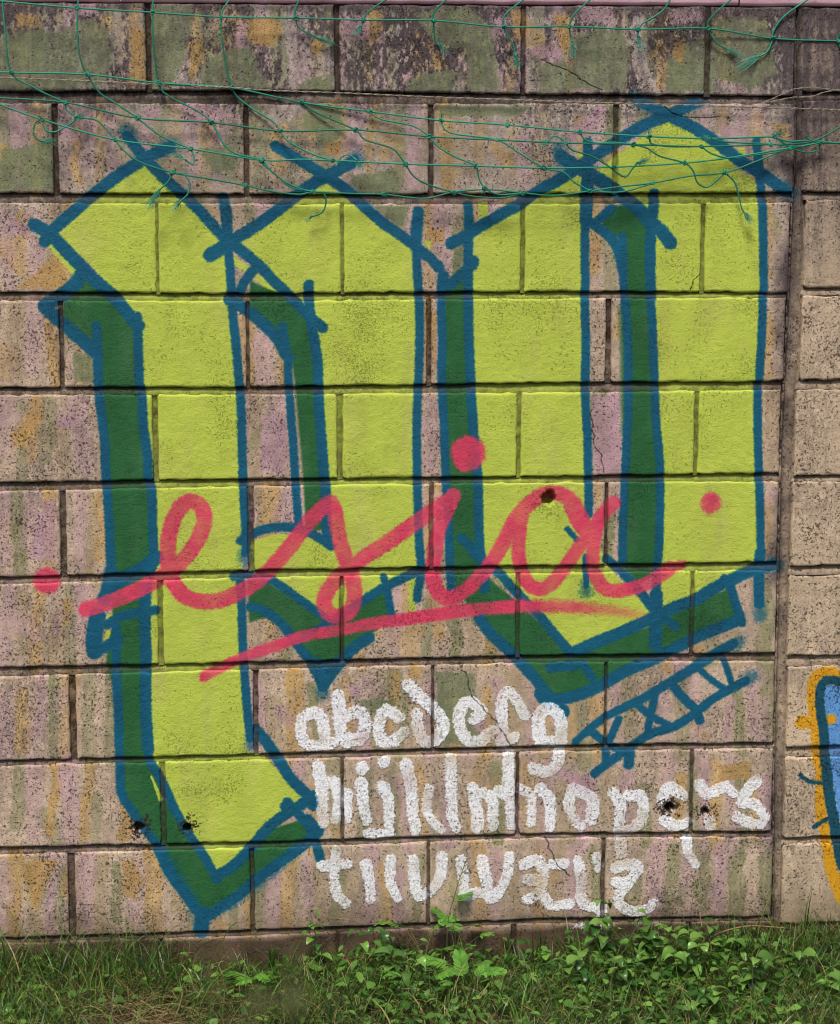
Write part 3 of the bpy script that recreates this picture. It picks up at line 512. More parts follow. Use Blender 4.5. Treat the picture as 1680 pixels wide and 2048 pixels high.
def grass_mat():
    m = leaf_mat('grass_blades', lin(16, 46, 14), lin(116, 160, 62), .38, .35, 2.1); t = m.node_tree
    # one blade in seven is yellowing or dead
    geo = t.nodes.new('ShaderNodeNewGeometry'); w = t.nodes.new('ShaderNodeTexWhiteNoise'); w.noise_dimensions = '1D'
    t.links.new(geo.outputs['Random Per Island'], w.inputs['W'])
    mr = t.nodes.new('ShaderNodeMapRange'); mr.inputs[1].default_value = .80; mr.inputs[2].default_value = .92; t.links.new(w.outputs['Value'], mr.inputs[0])
    mx = t.nodes.new('ShaderNodeMix'); mx.data_type = 'RGBA'; b = t.nodes['Principled BSDF']; src = b.inputs['Base Color'].links[0].from_socket
    t.links.new(mr.outputs[0], mx.inputs[0]); t.links.new(src, mx.inputs[6]); mx.inputs[7].default_value = lin(150, 136, 84); t.links.new(mx.outputs[2], b.inputs['Base Color'])
    return m
M_GRASS = grass_mat()
M_STRAW = leaf_mat('dry_straw', lin(150, 124, 84), lin(186, 164, 120), .7)
M_LEAF = leaf_mat('broad_leaf', lin(40, 86, 28), lin(122, 164, 72), .30, .35, 1.3)
M_PINN = leaf_mat('feathery_leaf', lin(70, 124, 38), lin(112, 166, 60), .4)
M_STEM = leaf_mat('weed_stem', lin(84, 96, 52), lin(116, 110, 64), .6)
M_TWIG = leaf_mat('foreground_leaf', lin(50, 60, 28), lin(84, 84, 42), .5)

# ------------------------------------------------------------------ the wall: blocks, joints
wall = empty('block_wall'); tag(wall, 'weathered concrete block wall sprayed with big yellow-green letters, pink script and a white alphabet', 'wall')
# bed joints: x, top edge of joint, bottom edge of joint, in photo pixels
BED = [[(-300, -6, 2), (0, -4, 4), (540, 0, 7), (1080, 2, 10), (1560, 6, 13), (1900, 6, 15)],
 [(0, 184, 204.5), (540, 182, 206), (1080, 189, 206), (1560, 193, 206)], [(0, 387.5, 403.5), (700, 390, 407), (1080, 388, 407), (1560, 386, 404)],
 [(0, 586, 599), (540, 588, 600), (1080, 584, 596), (1560, 586, 593.5)], [(0, 777, 789), (545, 775, 787.5), (1080, 767, 784), (1560, 764, 778.5)],
 [(0, 966, 982), (540, 959, 970), (1080, 954, 964), (1560, 947, 961)], [(0, 1156, 1167), (540, 1141, 1153), (1080, 1133, 1145), (1560, 1125, 1139)],
 [(0, 1336, 1352), (540, 1325, 1337), (1080, 1312, 1323), (1550, 1307, 1321)], [(0, 1523, 1530), (540, 1509, 1518), (1080, 1493, 1502), (1540, 1486, 1496)],
 [(0, 1696, 1708), (540, 1685, 1694), (1080, 1668, 1675), (1540, 1664, 1673)], [(0, 1878, 1886), (540, 1861, 1869), (1080, 1839, 1846), (1540, 1834, 1841)]]
PBED = [(6, 13), (184, 199), (386, 398), (577, 589), (762, 777), (953, 962), (1134, 1148), (1313, 1330), (1495, 1511), (1676, 1686), (1848, 1856)]
VJ = [[297, 674, 1047, 1416], [111, 493, 862.5, 1232], [315, 685, 1046, 1406], [123, 496, 858, 1217.5], [311, 680, 1038, 1392.5], [126, 502, 863, 1213], [321, 684, 1036, 1384.6],
      [145, 512, 866, 1212], [326, 685, 1035, 1383.5], [143, 505, 857, 1207], [323, 676, 1027.5, 1378]]
VW = [[8, 8, 7, 9], [8, 7, 8, 8], [2.5, 3, 6, 6], [6, 4, 7, 9], [8, 9, 6, 6], [9, 10, 6, 5], [8, 5, 5, 6], [11, 7, 3, 3], [7, 3, 5, 5], [12, 6, 3, 7], [8, 4, 8, 7]]
VDEP = [[9, 9, 8, 3], [9, 8, 9, 8], [2, 2.2, 5, 5], [8, 7, 6, 9], [6, 5, 5, 4], [7, 4, 2.5, 8], [4, 9, 3, 5], [7, 5, 7, 9], [4, 2, 8, 5], [8, 8, 2, 8], [8, 4, 8, 8]]
REND = [1591, 1590, 1580, 1571, 1561, 1557, 1554, 1549, 1546, 1546, 1544]     # right end of the painted wall, per course
PLEFT = [1601, 1602, 1607, 1601, 1588, 1582, 1575, 1573, 1567, 1562, 1562]     # where the pillar's blocks begin
def zline(k, which):
    """height of a joint edge as a function of wall x, from the measured points"""
    L = BED[k]; P = [wp(x, (a if which == 0 else b)) for x, a, b in L]
    xs = [p[0] for p in P]; zs = [p[2] for p in P]
    def f(u):
        if u <= xs[0]: s = (zs[1]-zs[0])/(xs[1]-xs[0])*.3; return zs[0]+(u-xs[0])*s
        if u >= xs[-1]: return zs[-1]
        return float(np.interp(u, xs, zs))
    return f
def hn(x, z, s, seed=0):
    from mathutils import noise as mn
    return mn.noise(Vector((x*s, z*s, seed*7.31)))
def axis(a, b, extra=()):
    e = [0, .0012, .003, .0055, .009, .014, .020]
    pts = [a+q for q in e] + [b-q for q in e]; n = max(1, int((b-a-.04)/.016))
    pts += [a+.02+(b-a-.04)*i/n for i in range(1, n)]
    for c, r in extra: pts += [c+r*q for q in (-2.2, -1.6, -1.15, -1.0, -.9, -.6, -.2, .2, .6, .9, 1.0, 1.15, 1.6, 2.2)]
    pts = sorted(p for p in pts if a <= p <= b); out = [pts[0]]
    for p in pts[1:]:
        if p-out[-1] > .0007: out.append(p)
    out[-1] = b
    return out
HW = [(wp(x, y)[0], wp(x, y)[2], r/930.0) for x, y, r in HOLES]
def make_block(name, xl, xr, ztf, zbf, seed, parent, proud=0.0, mat=None, chip=1.0, back=.055):
    """block face between x edges (numbers) and height functions ztf, zbf; y=0 is the wall face"""
    zm = (ztf((xl+xr)/2)+zbf((xl+xr)/2))/2; z0, z1 = zbf((xl+xr)/2), ztf((xl+xr)/2)
    hs = [(hx, hz, r) for hx, hz, r in HW if xl < hx < xr and z0 < hz < z1]
    X = axis(xl, xr, [(h[0], h[2]) for h in hs]); ZT = axis(0, z1-z0, [(h[1]-z0, h[2]) for h in hs]); Hh = z1-z0
    tilt = (hn(seed, 1.3, 1)*.0012, hn(seed, 5.7, 1)*.0014, hn(seed, 9.1, 1)*.0016)
    V = []; nx, nz = len(X), len(ZT); rc = .006
    for j, q in enumerate(ZT):
        for i, x in enumerate(X):
            zb, zt = zbf(x), ztf(x); z = zb + (zt-zb)*(q/Hh)
            dl, dr, db, dt = x-xl, xr-x, z-zb, zt-z
            ax, az = min(dl, dr), min(db, dt)
            # chipped, uneven arrises
            ex = .0014*hn(x, z, 55, seed) + .0010*hn(x, z, 160, seed+3)
            d = min(ax, az)
            px_, pz_ = x, z
            sx = 1 if dl < dr else -1; sz = 1 if db < dt else -1
            inx = (.0014+1.5*ex)*max(0, 1-ax/.012)*chip; inz = (.0015+.0030*hn(x, z, 42, seed+9)+.0022*hn(x, z, 200, seed+5))*max(0, 1-az/.012)*chip
            if ax < rc and az < rc:
                cx, cz = rc-ax, rc-az; L = math.hypot(cx, cz)
                if L > rc: k = (L-rc)*.8; inx += k*cx/L; inz += k*cz/L
            px_ += sx*inx; pz_ += sz*inz
            rad = .0045*(1+.9*max(0, hn(x, z, 28, seed+2))*chip)
            y = 0.0
            if d < rad: y += rad - math.sqrt(max(0, rad*rad-(rad-d)**2))
            y += .0009*hn(x, z, 22, seed+1) + .0005*hn(x, z, 75, seed+4)
            y += tilt[0] + tilt[1]*(x-xl)/.4 + tilt[2]*(z-z0)/.2 - proud
            for hx, hz, r in hs:
                dd = math.hypot(x-hx, (z-hz))/r*(1+.18*hn(x, z, 90, 4))
                if dd < 1.35: y += .045*min(1, max(0, (1.12-dd)/.16)) + .002*max(0, 1.35-dd)
            V.append((px_, y, pz_))
    F = [(j*nx+i, j*nx+i+1, (j+1)*nx+i+1, (j+1)*nx+i) for j in range(nz-1) for i in range(nx-1)]
    ring = [i for i in range(nx)] + [j*nx+nx-1 for j in range(1, nz)] + [(nz-1)*nx+i for i in range(nx-2, -1, -1)] + [j*nx for j in range(nz-2, 0, -1)]
    b0 = len(V)
    for r in ring: V.append((V[r][0], back, V[r][2]))
    n = len(ring)
    for i in range(n):
        a, b = ring[i], ring[(i+1) % n]; F.append((b, a, b0+i, b0+(i+1) % n))
    return mesh_obj(name, V, F, mat or M_BLOCK, parent)
def strip(name, P0, P1, nseg, prof, mat, parent, seed, amp=.0012, wig=0.0):
    """mortar strip from P0 line to P1 line; prof = list of (t across, depth)"""
    V = []; F = []; m = len(prof)
    for i in range(nseg+1):
        s = i/nseg; a, b = P0(s), P1(s)
        for t, dep in prof:
            x = a[0]+(b[0]-a[0])*t; z = a[1]+(b[1]-a[1])*t
            y = dep + amp*(hn(x, z, 90, seed)+.9*hn(x, z, 260, seed+1)) + amp*2.4*hn(x, z, 14, seed+2)
            V.append((x, y, z))
    for i in range(nseg):
        for j in range(m-1):
            F.append((i*m+j, i*m+j+1, (i+1)*m+j+1, (i+1)*m+j))
    return mesh_obj(name, V, F, mat, parent)
GROUND = lambda u: -0.06
ZT = [zline(k, 1) for k in range(11)] ; ZB = [zline(k+1, 0) for k in range(10)] + [GROUND]
XWALL_L = -1.30
for c in range(11):
    ym = 0.5*(BED[c][2][2 if c else 2] + (BED[c+1][2][1] if c < 10 else 1930))
    js = [wp(x, ym)[0] for x in VJ[c]]; wd = [w/930.0 for w in VW[c]]
    js = [js[0]-.4] + js; wd = [.008] + wd
    while js[0] - .4 > XWALL_L: js = [js[0]-.4] + js; wd = [.008] + wd
    xe = wp(REND[c], ym)[0]
    edges = [XWALL_L] + js + [xe]; ws = [0] + wd + [0]
    for i in range(len(edges)-1):
        xl = edges[i]+ws[i]/2; xr = edges[i+1]-ws[i+1]/2
        if xr-xl < .03: continue
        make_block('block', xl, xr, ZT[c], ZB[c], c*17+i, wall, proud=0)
    deps = [7]*6 + VDEP[c]; deps = deps[-len(js):]
    for i, x in enumerate(js):
        w = max(wd[i], .004)/2+.0022; dep = deps[i]/1000
        a = ZB[c](x)-.002; b = ZT[c](x)+.002; wx = x
        strip('head_joint', lambda s: (wx-w, a+(b-a)*s), lambda s: (wx+w, a+(b-a)*s), 46, [(0, dep+.001), (.3, dep), (.6, dep+.0007), (1, dep+.0015)], M_HEAD, wall, c*31+i)
    if c:
        f0, f1 = zline(c, 1), zline(c, 0)
        x0, x1 = XWALL_L, xe
        strip('bed_joint', lambda s: (x0+(x1-x0)*s, f0(x0+(x1-x0)*s)-.003), lambda s: (x0+(x1-x0)*s, f1(x0+(x1-x0)*s)+.003), 560,
              [(0, .0045), (.2, .0040), (.45, .0060), (.7, .0100), (.88, .017), (1, .024)], M_MORTAR, wall, 100+c)
# core behind the blocks
def box(name, x0, x1, y0, y1, z0, z1, mat, parent=None):
    V = [(x, y, z) for z in (z0, z1) for y in (y0, y1) for x in (x0, x1)]
    F = [(0, 1, 5, 4), (1, 3, 7, 5), (3, 2, 6, 7), (2, 0, 4, 6), (4, 5, 7, 6), (0, 2, 3, 1)]
    return mesh_obj(name, V, F, mat, parent, smooth=False)
XR = 2.40
ztop = wp(840, 9)[2]
box('wall_core', XWALL_L, XR, .05, .16, -.2, ztop+.08, M_MORTAR2, wall)
# pink plastered beam on top of the wall, cast in two lengths
beam = empty('plastered_beam', (0, 0, ztop)); tag(beam, 'pink painted plaster beam running along the top of the block wall', 'beam')
def beam_piece(x0, x1, sd):
    V = []; F = []; n = 80; prof = [(.10, .002), (.012, .004), (.004, .006), (.001, .012), (0, .05), (0, .14), (.004, .147), (.03, .15), (.2, .15)]
    for i in range(n+1):
        x = x0+(x1-x0)*i/n
        for y, z in prof: V.append((x, y+.0012*hn(x, z, 40, sd)-.003, z-.003+ZT[0](x)-ztop+(.0025*hn(x, y, 18, sd) if z < .02 else 0)))
    m = len(prof)
    F = [(i*m+j, (i+1)*m+j, (i+1)*m+j+1, i*m+j+1) for i in range(n) for j in range(m-1)]
    o = mesh_obj('beam_length', V, F, M_PINK, beam)
    return o
xs_ = wp(1478, 4)[0]; beam_piece(XWALL_L, xs_-.0015, 3); beam_piece(xs_+.0015, XR, 5)
# pillar at the right
pillar = empty('block_pillar', (0, 0, 0)); tag(pillar, 'unpainted beige block pillar at the right edge with orange and blue lettering starting on it', 'pillar')
def const(v): return lambda u: v
for c in range(11):
    ym = 0.5*(PBED[c][1] + (PBED[c+1][0] if c < 10 else 1940))
    xl = wp(PLEFT[c], ym)[0]
    zt = wp(1640, PBED[c][1])[2]; zb = wp(1640, PBED[c+1][0])[2] if c < 10 else -.06
    make_block('block', xl, xl+.20, const(zt), const(zb), 400+c, pillar, proud=-.001, chip=1.6)
    make_block('block', xl+.208, xl+.60, const(zt), const(zb), 430+c, pillar, proud=-.001, chip=1.4)
    make_block('block', xl+.608, XR, const(zt), const(zb), 460+c, pillar, proud=-.001, chip=1.4)
    strip('head_joint', lambda s: (xl+.598, zb+(zt-zb)*s), lambda s: (xl+.610, zb+(zt-zb)*s), 40, [(0, .006), (.5, .005), (1, .007)], M_MORTAR2, pillar, 480+c)
    xh = xl+.204
    strip('head_joint', lambda s: (xh-.006, zb+(zt-zb)*s), lambda s: (xh+.006, zb+(zt-zb)*s), 40, [(0, .006), (.5, .005), (1, .007)], M_MORTAR2, pillar, 500+c)
    if c:
        zt2 = wp(1640, PBED[c][0])[2]; x0 = xl-.004; x1 = XR; 
        strip('bed_joint', lambda s: (x0+(x1-x0)*s, zt-.002), lambda s: (x0+(x1-x0)*s, zt2+.002), 160, [(0, .004), (.25, .004), (.5, .007), (.8, .013), (1, .02)], M_MORTAR2, pillar, 530+c)
# the upright mortar seam between wall and pillar, split by a crack
yy = [5] + [0.5*(PBED[c][1] + (PBED[c+1][0] if c < 10 else 1940)) for c in range(11)] + [1960]
lz = [wp(0, y)[2] for y in yy]; 
SE = [REND[0]] + REND + [REND[-1]]; PE = [PLEFT[0]] + PLEFT + [PLEFT[-1]]
xsL = [wp(SE[i]+1, yy[i])[0] for i in range(13)]; xsR = [wp(PE[i]+3, yy[i])[0] for i in range(13)]; zz = [wp(1580, y)[2] for y in yy]
def seam_x(z, arr): return float(np.interp(-z, [-q for q in zz], arr))
def seam():
    V = []; F = []; n = 520; T = [-.25, .0, .12, .20, .26, .30, .34, .40, .55, .75, .92, 1.05]; m = len(T)
    for i in range(n+1):
        z = -.05 + (zz[0]+.05)*i/n
        a, b = seam_x(z, xsL), seam_x(z, xsR)
        wob = .0022*hn(0, z, 9, 2)+.0016*hn(0, z, 40, 3)+.0010*hn(0, z, 120, 8)
        open_ = .7+.6*hn(0, z, 6, 5)
        for j, t in enumerate(T):
            x = a+(b-a)*t; y = .0055 + .0022*hn(x, z, 30, 6)+.0013*hn(x, z, 120, 7)
            if t <= 0: y += .012
            if j in (4, 5, 6):
                xc = a+.0045+wob; x = xc+(t-.30)/.04*.0052*open_; y = .006 if j != 5 else .034
            if j == 3: x = a+.0045+wob-.0062
            if j == 7: x = a+.0045+wob+.0062
            if j > 7: x = max(x, a+.0045+wob+.0066+.0005*j)
            if t >= .9: y = .009
            if j in (8, 9): y = .0025+.0016*hn(x, z, 25, 6)+.0012*hn(x, z, 120, 7)
            V.append((x, y, z))
    for i in range(n):
        for j in range(m-1): F.append((i*m+j, i*m+j+1, (i+1)*m+j+1, (i+1)*m+j))
    mesh_obj('mortar_seam', V, F, M_SEAM, pillar)
seam()

# ------------------------------------------------------------------ ground
def gz(x, y):
    return .012*hn(x, y, 2.2, 1) + .006*hn(x, y, 9, 2) + .004*hn(x, y, 30, 3) + .015*max(0, -y-.2)*.2
V = []; F = []
gx = [-150, -30, -15, -8, -4] + [-2.2+i*.03 for i in range(185)] + [5, 8, 15, 30, 150]
gy = [.02, -.01] + [-.03*i for i in range(1, 70)] + [-2.4, -3, -4, -5.5, -8, -14, -30, -150]
for y in gy:
    for x in gx: V.append((x, y, gz(x, y)))
n = len(gx)
F = [(j*n+i, (j+1)*n+i, (j+1)*n+i+1, j*n+i+1) for j in range(len(gy)-1) for i in range(n-1)]
tag(mesh_obj('ground', V, F, M_SOIL), None, None, kind='structure')
box('ground_behind_wall', -150, 150, .17, 150, -.3, -.01, M_SOIL)
bpy.data.objects['ground_behind_wall']['kind'] = 'structure'

# ------------------------------------------------------------------ netting
def tube(V, F, P, r, sides=6, twist=False):
    P = np.asarray(P, float); b0 = len(V); n = len(P)
    T = np.gradient(P, axis=0); T /= np.linalg.norm(T, axis=1)[:, None]+1e-9
    up = np.array([0, -1.0, 0])
    for i in range(n):
        a = np.cross(T[i], up); a /= np.linalg.norm(a)+1e-9; b = np.cross(T[i], a)
        rr = r[i] if hasattr(r, '__len__') else r
        for k in range(sides):
            th = 2*math.pi*k/sides
            V.append(tuple(P[i]+rr*(math.cos(th)*a+math.sin(th)*b)))
    for i in range(n-1):
        for k in range(sides):
            k2 = (k+1) % sides
            F.append((b0+i*sides+k, b0+i*sides+k2, b0+(i+1)*sides+k2, b0+(i+1)*sides+k))
    F.append(tuple(b0+k for k in range(sides))); F.append(tuple(b0+(n-1)*sides+k for k in range(sides-1, -1, -1)))
def netdepth(px, py):     # how far in front of the wall the cord hangs
    return -(.022 + .012*math.sin(px*.006+1) + .010*math.sin(py*.02+px*.002) + .012*max(0, (py-200)/200))
net = empty('torn_net', tuple(wp(840, 200, -.03))); NL = Vector(net.location)
tag(net, 'torn teal-green knotted net hanging along the top of the wall', 'net')
def cord(P, r=.0018, name='cord'):
    Q = catmull(np.array(P, float), 7.0)
    W3 = [wp(q[0], q[1], netdepth(q[0], q[1])) for q in Q]
    W3 = np.array(W3) - np.array(NL)
    V = []; F = []; rr = [r*(1+.22*hn(i*.3, P[0][0], 1.7, 4)) for i in range(len(W3))]
    tube(V, F, W3, rr); mesh_obj(name, V, F, M_NET, net)
H1 = [(-60, -2), (-2, 2), (154, 16), (305, 25), (443, 34), (592, 36), (727, 40), (867, 41), (1008, 54), (1139, 53), (1276, 59), (1416, 57), (1546, 77), (1676, 82), (1740, 84)]
H2 = [(-60, 143), (23, 145), (175, 149), (318, 166), (464, 176), (604, 205), (740, 223), (883, 241), (1015, 250), (1160, 264), (1298, 273), (1419, 277), (1548, 273)]
H3 = [(-60, 190), (0, 196), (130, 205), (275, 236), (423, 245), (561, 262), (711, 260), (858, 273), (994, 280), (1132, 286), (1267, 289), (1403, 293), (1541, 289), (1609, 286), (1641, 276), (1680, 254), (1730, 225)]
H4 = [(-50, 190), (0, 209), (84, 239), (229, 279), (382, 298), (523, 320), (600, 319), (665, 321), (811, 328), (951, 332), (1088, 336), (1228, 334), (1369, 326), (1469, 314), (1580, 296), (1641, 285)]
CORDS = [H1, H2, H3, H4,
 [(229, 279), (250, 303), (282, 325), (345, 345), (420, 358), (491, 371), (545, 383), (600, 389), (626, 384), (700, 387), (769, 389), (847, 397), (908, 384), (976, 379), (1047, 386), (1110, 391), (1180, 382), (1235, 374), (1305, 366), (1380, 352), (1450, 345), (1520, 320), (1580, 296), (1620, 290)],
 [(908, 385), (940, 392), (969, 395), (1004, 396), (1047, 386)], [(1180, 382), (1241, 384), (1305, 367)],
 [(6, -12), (5, 2), (11, 71), (23, 145), (71, 177), (130, 205)], [(160, -12), (155, 16), (155, 71), (161, 118), (175, 149), (200, 186), (240, 212), (275, 236), (321, 271), (382, 298)],
 [(308, -12), (305, 25), (307, 89), (318, 168), (339, 193), (393, 221), (423, 245), (446, 286), (471, 307), (523, 320), (536, 336), (571, 364), (600, 377), (626, 384)],
 [(470, -12), (448, 15), (443, 34), (445, 89), (464, 176), (496, 211), (546, 243), (561, 262), (576, 282), (622, 307), (665, 321)],
 [(604, -12), (590, 21), (592, 37), (597, 55), (629, 73), (645, 80)], [(790, -12), (740, 21), (727, 40), (724, 52)], [(905, -12), (869, 23), (867, 41), (870, 79), (878, 90)],
 [(1062, -12), (1011, 29), (1008, 54), (1026, 89), (1031, 111)], [(1194, -12), (1148, 29), (1139, 54), (1144, 82)], [(1346, -12), (1326, 21), (1284, 48), (1276, 59), (1277, 72)],
 [(1475, -12), (1423, 34), (1416, 57), (1434, 86), (1462, 102)], [(1632, -12), (1569, 32), (1546, 65), (1544, 82), (1534, 104), (1512, 115)], [(1688, 50), (1676, 82), (1690, 112)],
 [(130, 205), (134, 221), (152, 236), (136, 250), (111, 264), (91, 261), (86, 243), (84, 239)], [(152, 236), (189, 239), (211, 257), (229, 279)], [(84, 239), (70, 246), (68, 271), (82, 282), (92, 283)],
 [(382, 298), (388, 314), (386, 329), (370, 319)], [(345, 345), (336, 364), (318, 380)], [(345, 345), (368, 348), (380, 368), (375, 389), (358, 405)], [(672, 332), (683, 314), (697, 309), (713, 320)], [(626, 384), (647, 386), (652, 404), (644, 425), (620, 434)],
 [(523, 325), (540, 339), (561, 357), (583, 375), (626, 383)],
 [(604, 205), (633, 225), (711, 260), (729, 279), (783, 296), (801, 314), (811, 328), (829, 354), (861, 371), (908, 385)], [(740, 223), (761, 238), (826, 252), (858, 273), (876, 293), (911, 314), (951, 332), (958, 357), (969, 375), (997, 389), (1047, 386)],
 [(883, 241), (888, 257), (911, 268), (994, 280), (1040, 307), (1088, 336), (1126, 344), (1148, 364), (1180, 382)], [(1095, 284), (1108, 271), (1126, 280), (1132, 286)], [(1160, 264), (1169, 279), (1194, 286), (1230, 285), (1267, 289)],
 [(1132, 286), (1144, 300), (1180, 311), (1212, 329), (1234, 345), (1251, 354), (1266, 336), (1276, 324)], [(1267, 289), (1294, 296), (1319, 312), (1369, 326), (1387, 343), (1394, 364), (1412, 375), (1430, 364), (1450, 345)], [(1298, 273), (1301, 286), (1337, 293), (1403, 293)],
 [(1403, 293), (1423, 307), (1459, 316), (1505, 311), (1555, 304), (1609, 291), (1641, 285)], [(1419, 277), (1455, 284), (1541, 288), (1600, 293), (1641, 286), (1730, 288)], [(1450, 345), (1469, 364), (1478, 393), (1484, 418), (1492, 430)],
 [(1548, 273), (1562, 282), (1587, 298), (1616, 305), (1637, 299), (1641, 286)], [(1609, 273), (1626, 282), (1641, 286)], [(1548, 275), (1580, 283), (1620, 281), (1680, 286), (1730, 280)]]
for P in CORDS: cord(P)
ico = bmesh.new(); bmesh.ops.create_icosphere(ico, subdivisions=2, radius=1); IV = [v.co.copy() for v in ico.verts]; IF = [tuple(v.index for v in f.verts) for f in ico.faces]; ico.free()
def knot_mesh(sd):
    """an overhand knot: two small crossing turns of cord"""
    V = []; F = []
    r = random.Random(sd)
    for q in range(2):
        A = r.uniform(0, 3.14); tl = r.uniform(-.6, .6)+q*1.4; P = []
        for k in range(11):
            th = 2*math.pi*k/10; x, z = 1.15*math.cos(th), .8*math.sin(th)
            P.append((x*math.cos(A)-z*math.sin(A), .5*math.sin(th+tl)-.2, x*math.sin(A)+z*math.cos(A)))
        P = np.array(P)*.0038; tube(V, F, P, .0017, 5)
    b0 = len(V)
    for v in IV: V.append((v.x*.0040, v.y*.0032, v.z*.0038))
    F += [tuple(b0+i for i in f) for f in IF]
    me = bpy.data.meshes.new('knot'); me.from_pydata(V, [], F); me.polygons.foreach_set('use_smooth', [True]*len(me.polygons)); me.materials.append(M_NET); return me
KM = [knot_mesh(i) for i in range(4)]
KN = H1[1:-1] + H2[1:] + [h for h in H3[2:13]] + [(84, 239), (229, 279), (382, 298), (523, 320), (665, 321), (811, 328), (951, 332), (1088, 336), (1228, 334), (1369, 326)] + [(345, 345), (491, 371), (626, 384), (769, 389), (908, 385), (1047, 386), (1180, 382), (1305, 366), (1450, 345), (1580, 296), (1641, 286), (969, 377), (152, 236)]
for i, (x, y) in enumerate(KN):
    o = link(bpy.data.objects.new('knot', KM[i % 4]), net); o.location = Vector(wp(x, y, netdepth(x, y)-.0008))-NL
    o.rotation_euler = (random.uniform(-.4, .4), random.uniform(0, 6.28), random.uniform(-.4, .4)); s = random.uniform(.85, 1.15); o.scale = (s, s, s)
def fray(p, q, n=22, spread=9):
    V = []; F = []
    for i in range(n):
        a = np.array(p, float); b = np.array(q, float)+np.array([random.gauss(0, spread*.55), random.gauss(0, spread*.5)])
        m = (a+b)/2+np.array([random.gauss(0, spread*.25), random.gauss(0, spread*.25)])
        dz = random.uniform(-.006, .006)
        P = np.array([wp(x, y, netdepth(x, y)+dz*t) for (x, y), t in ((a, 0), (m, .6), (b, 1))])-np.array(NL)
        P = catmull(P, .006); tube(V, F, P, [.0006*(1-.6*k/len(P)) for k in range(len(P))], 3)
    mesh_obj('frayed_end', V, F, M_FRAY, net)
for p, q in [((629, 73), (664, 88)), ((724, 50), (713, 68)), ((874, 84), (890, 102)), ((1030, 108), (1036, 134)), ((1144, 80), (1144, 110)), ((1277, 70), (1283, 96)), ((1450, 96), (1476, 110)), ((1520, 110), (1478, 136)),
             ((82, 282), (110, 284)), ((370, 319), (346, 307)), ((322, 376), (297, 416)), ((362, 400), (350, 418)), ((711, 318), (722, 338)), ((624, 434), (612, 440)), ((1274, 326), (1296, 318)), ((1488, 424), (1502, 444)),
             ((1100, 280), (1086, 290)), ((604, 203), (608, 194)), ((740, 222), (728, 220)), ((883, 240), (884, 230)), ((1015, 250), (1016, 240)), ((152, 236), (166, 232)), ((1298, 272), (1300, 262)), ((1419, 277), (1404, 275)), ((1548, 272), (1566, 262)), ((968, 378), (966, 388))]:
    big = math.hypot(q[0]-p[0], q[1]-p[1]) > 14
    fray(p, q, 24 if big else 9, 10 if big else 5)

# wires
def wire(name, lists, label, r=.0008, sep=.0011, pitch=9.0, yd=-.012):
    root = empty(name, tuple(wp(*lists[0][0], yd))); L0 = np.array(root.location); tag(root, label, 'wire')
    for P in lists:
        Q = catmull(np.array(P, float), 2.5)
        for st in range(2):
            W3 = np.array([wp(q[0], q[1], yd) for q in Q])
            ph = np.arange(len(W3))*2.5/pitch*2*math.pi/2 + st*math.pi
            W3[:, 2] += sep*np.sin(ph); W3[:, 1] += sep*np.cos(ph)
            V = []; F = []; tube(V, F, W3-L0, r, 4); mesh_obj('strand', V, F, M_WIRE, root)
wire('twisted_wire', [[(-80, 152), (0, 155), (107, 159), (214, 164), (321, 169), (457, 175), (540, 181), (683, 186), (861, 194), (1004, 199), (1140, 204), (1259, 207), (1437, 212), (1680, 220), (1740, 222)]],
     'thin twisted wire stretched straight across the wall just under the top course', pitch=20)
wire('loose_wire', [[(1523, 206), (1544, 198), (1565, 188), (1587, 179), (1616, 175), (1651, 178), (1700, 184)], [(1523, 207), (1558, 200), (1587, 195), (1623, 193), (1651, 184), (1700, 176)]],
     'short loose kinked wires spreading to the right over the pillar joint', r=.0006, sep=.0010, pitch=18, yd=-.008)

# ------------------------------------------------------------------ vegetation
def gp(px, py):
    """photo pixel -> ground point"""
    d = FW + RT*((px-IW/2)/F_PX) + UP*((IH/2-py)/F_PX); t = -CAM[2]/d[2]; p = CAM+d*t
    return p[0], min(p[1], -.01)
def xat(px): return wp(px, 1930)[0]
gr = random.Random(5)
def blade(V, F, x, y, z, h, w, az, bend, face, nseg=5, droop=0.0):
    dx, dy = math.cos(az), math.sin(az); sx, sy = math.cos(face), math.sin(face); b0 = len(V)
    for i in range(nseg+1):
        t = i/nseg; a = bend*t
        # arc
        hor = h*(1-math.cos(a*1.0))/max(bend, .05)*1.0 if bend > .05 else 0
        ver = h*math.sin(a)/max(bend, .05) if bend > .05 else h*t
        ww = w*(1-t**1.6)*(.55+.9*t if t < .5 else 1)/1.0
        cx, cy, cz = x+dx*hor, y+dy*hor, z+ver
        if i == nseg: V.append((cx, cy, cz))
        else: V.append((cx-sx*ww/2, cy-sy*ww/2, cz)); V.append((cx+sx*ww/2, cy+sy*ww/2, cz))
    for i in range(nseg-1):
        a = b0+2*i; F.append((a, a+1, a+3, a+2))
    a = b0+2*(nseg-1); F.append((a, a+1, a+2))
def density(x, y):
    """share of grass cover: bare trodden soil near the left bottom and in a few gaps"""
    u = hn(x, y, 3.1, 11)
    d = .95+.6*u
    bx, by = xat(285), -.33
    d -= 1.0*math.exp(-(((x-bx)/.13)**2+((y-by)/.10)**2))
    d -= .7*math.exp(-(((x-xat(395))/.05)**2+((y+.06)/.1)**2))
    return max(.06, min(1, d))
V = []; F = []
cnt = 0
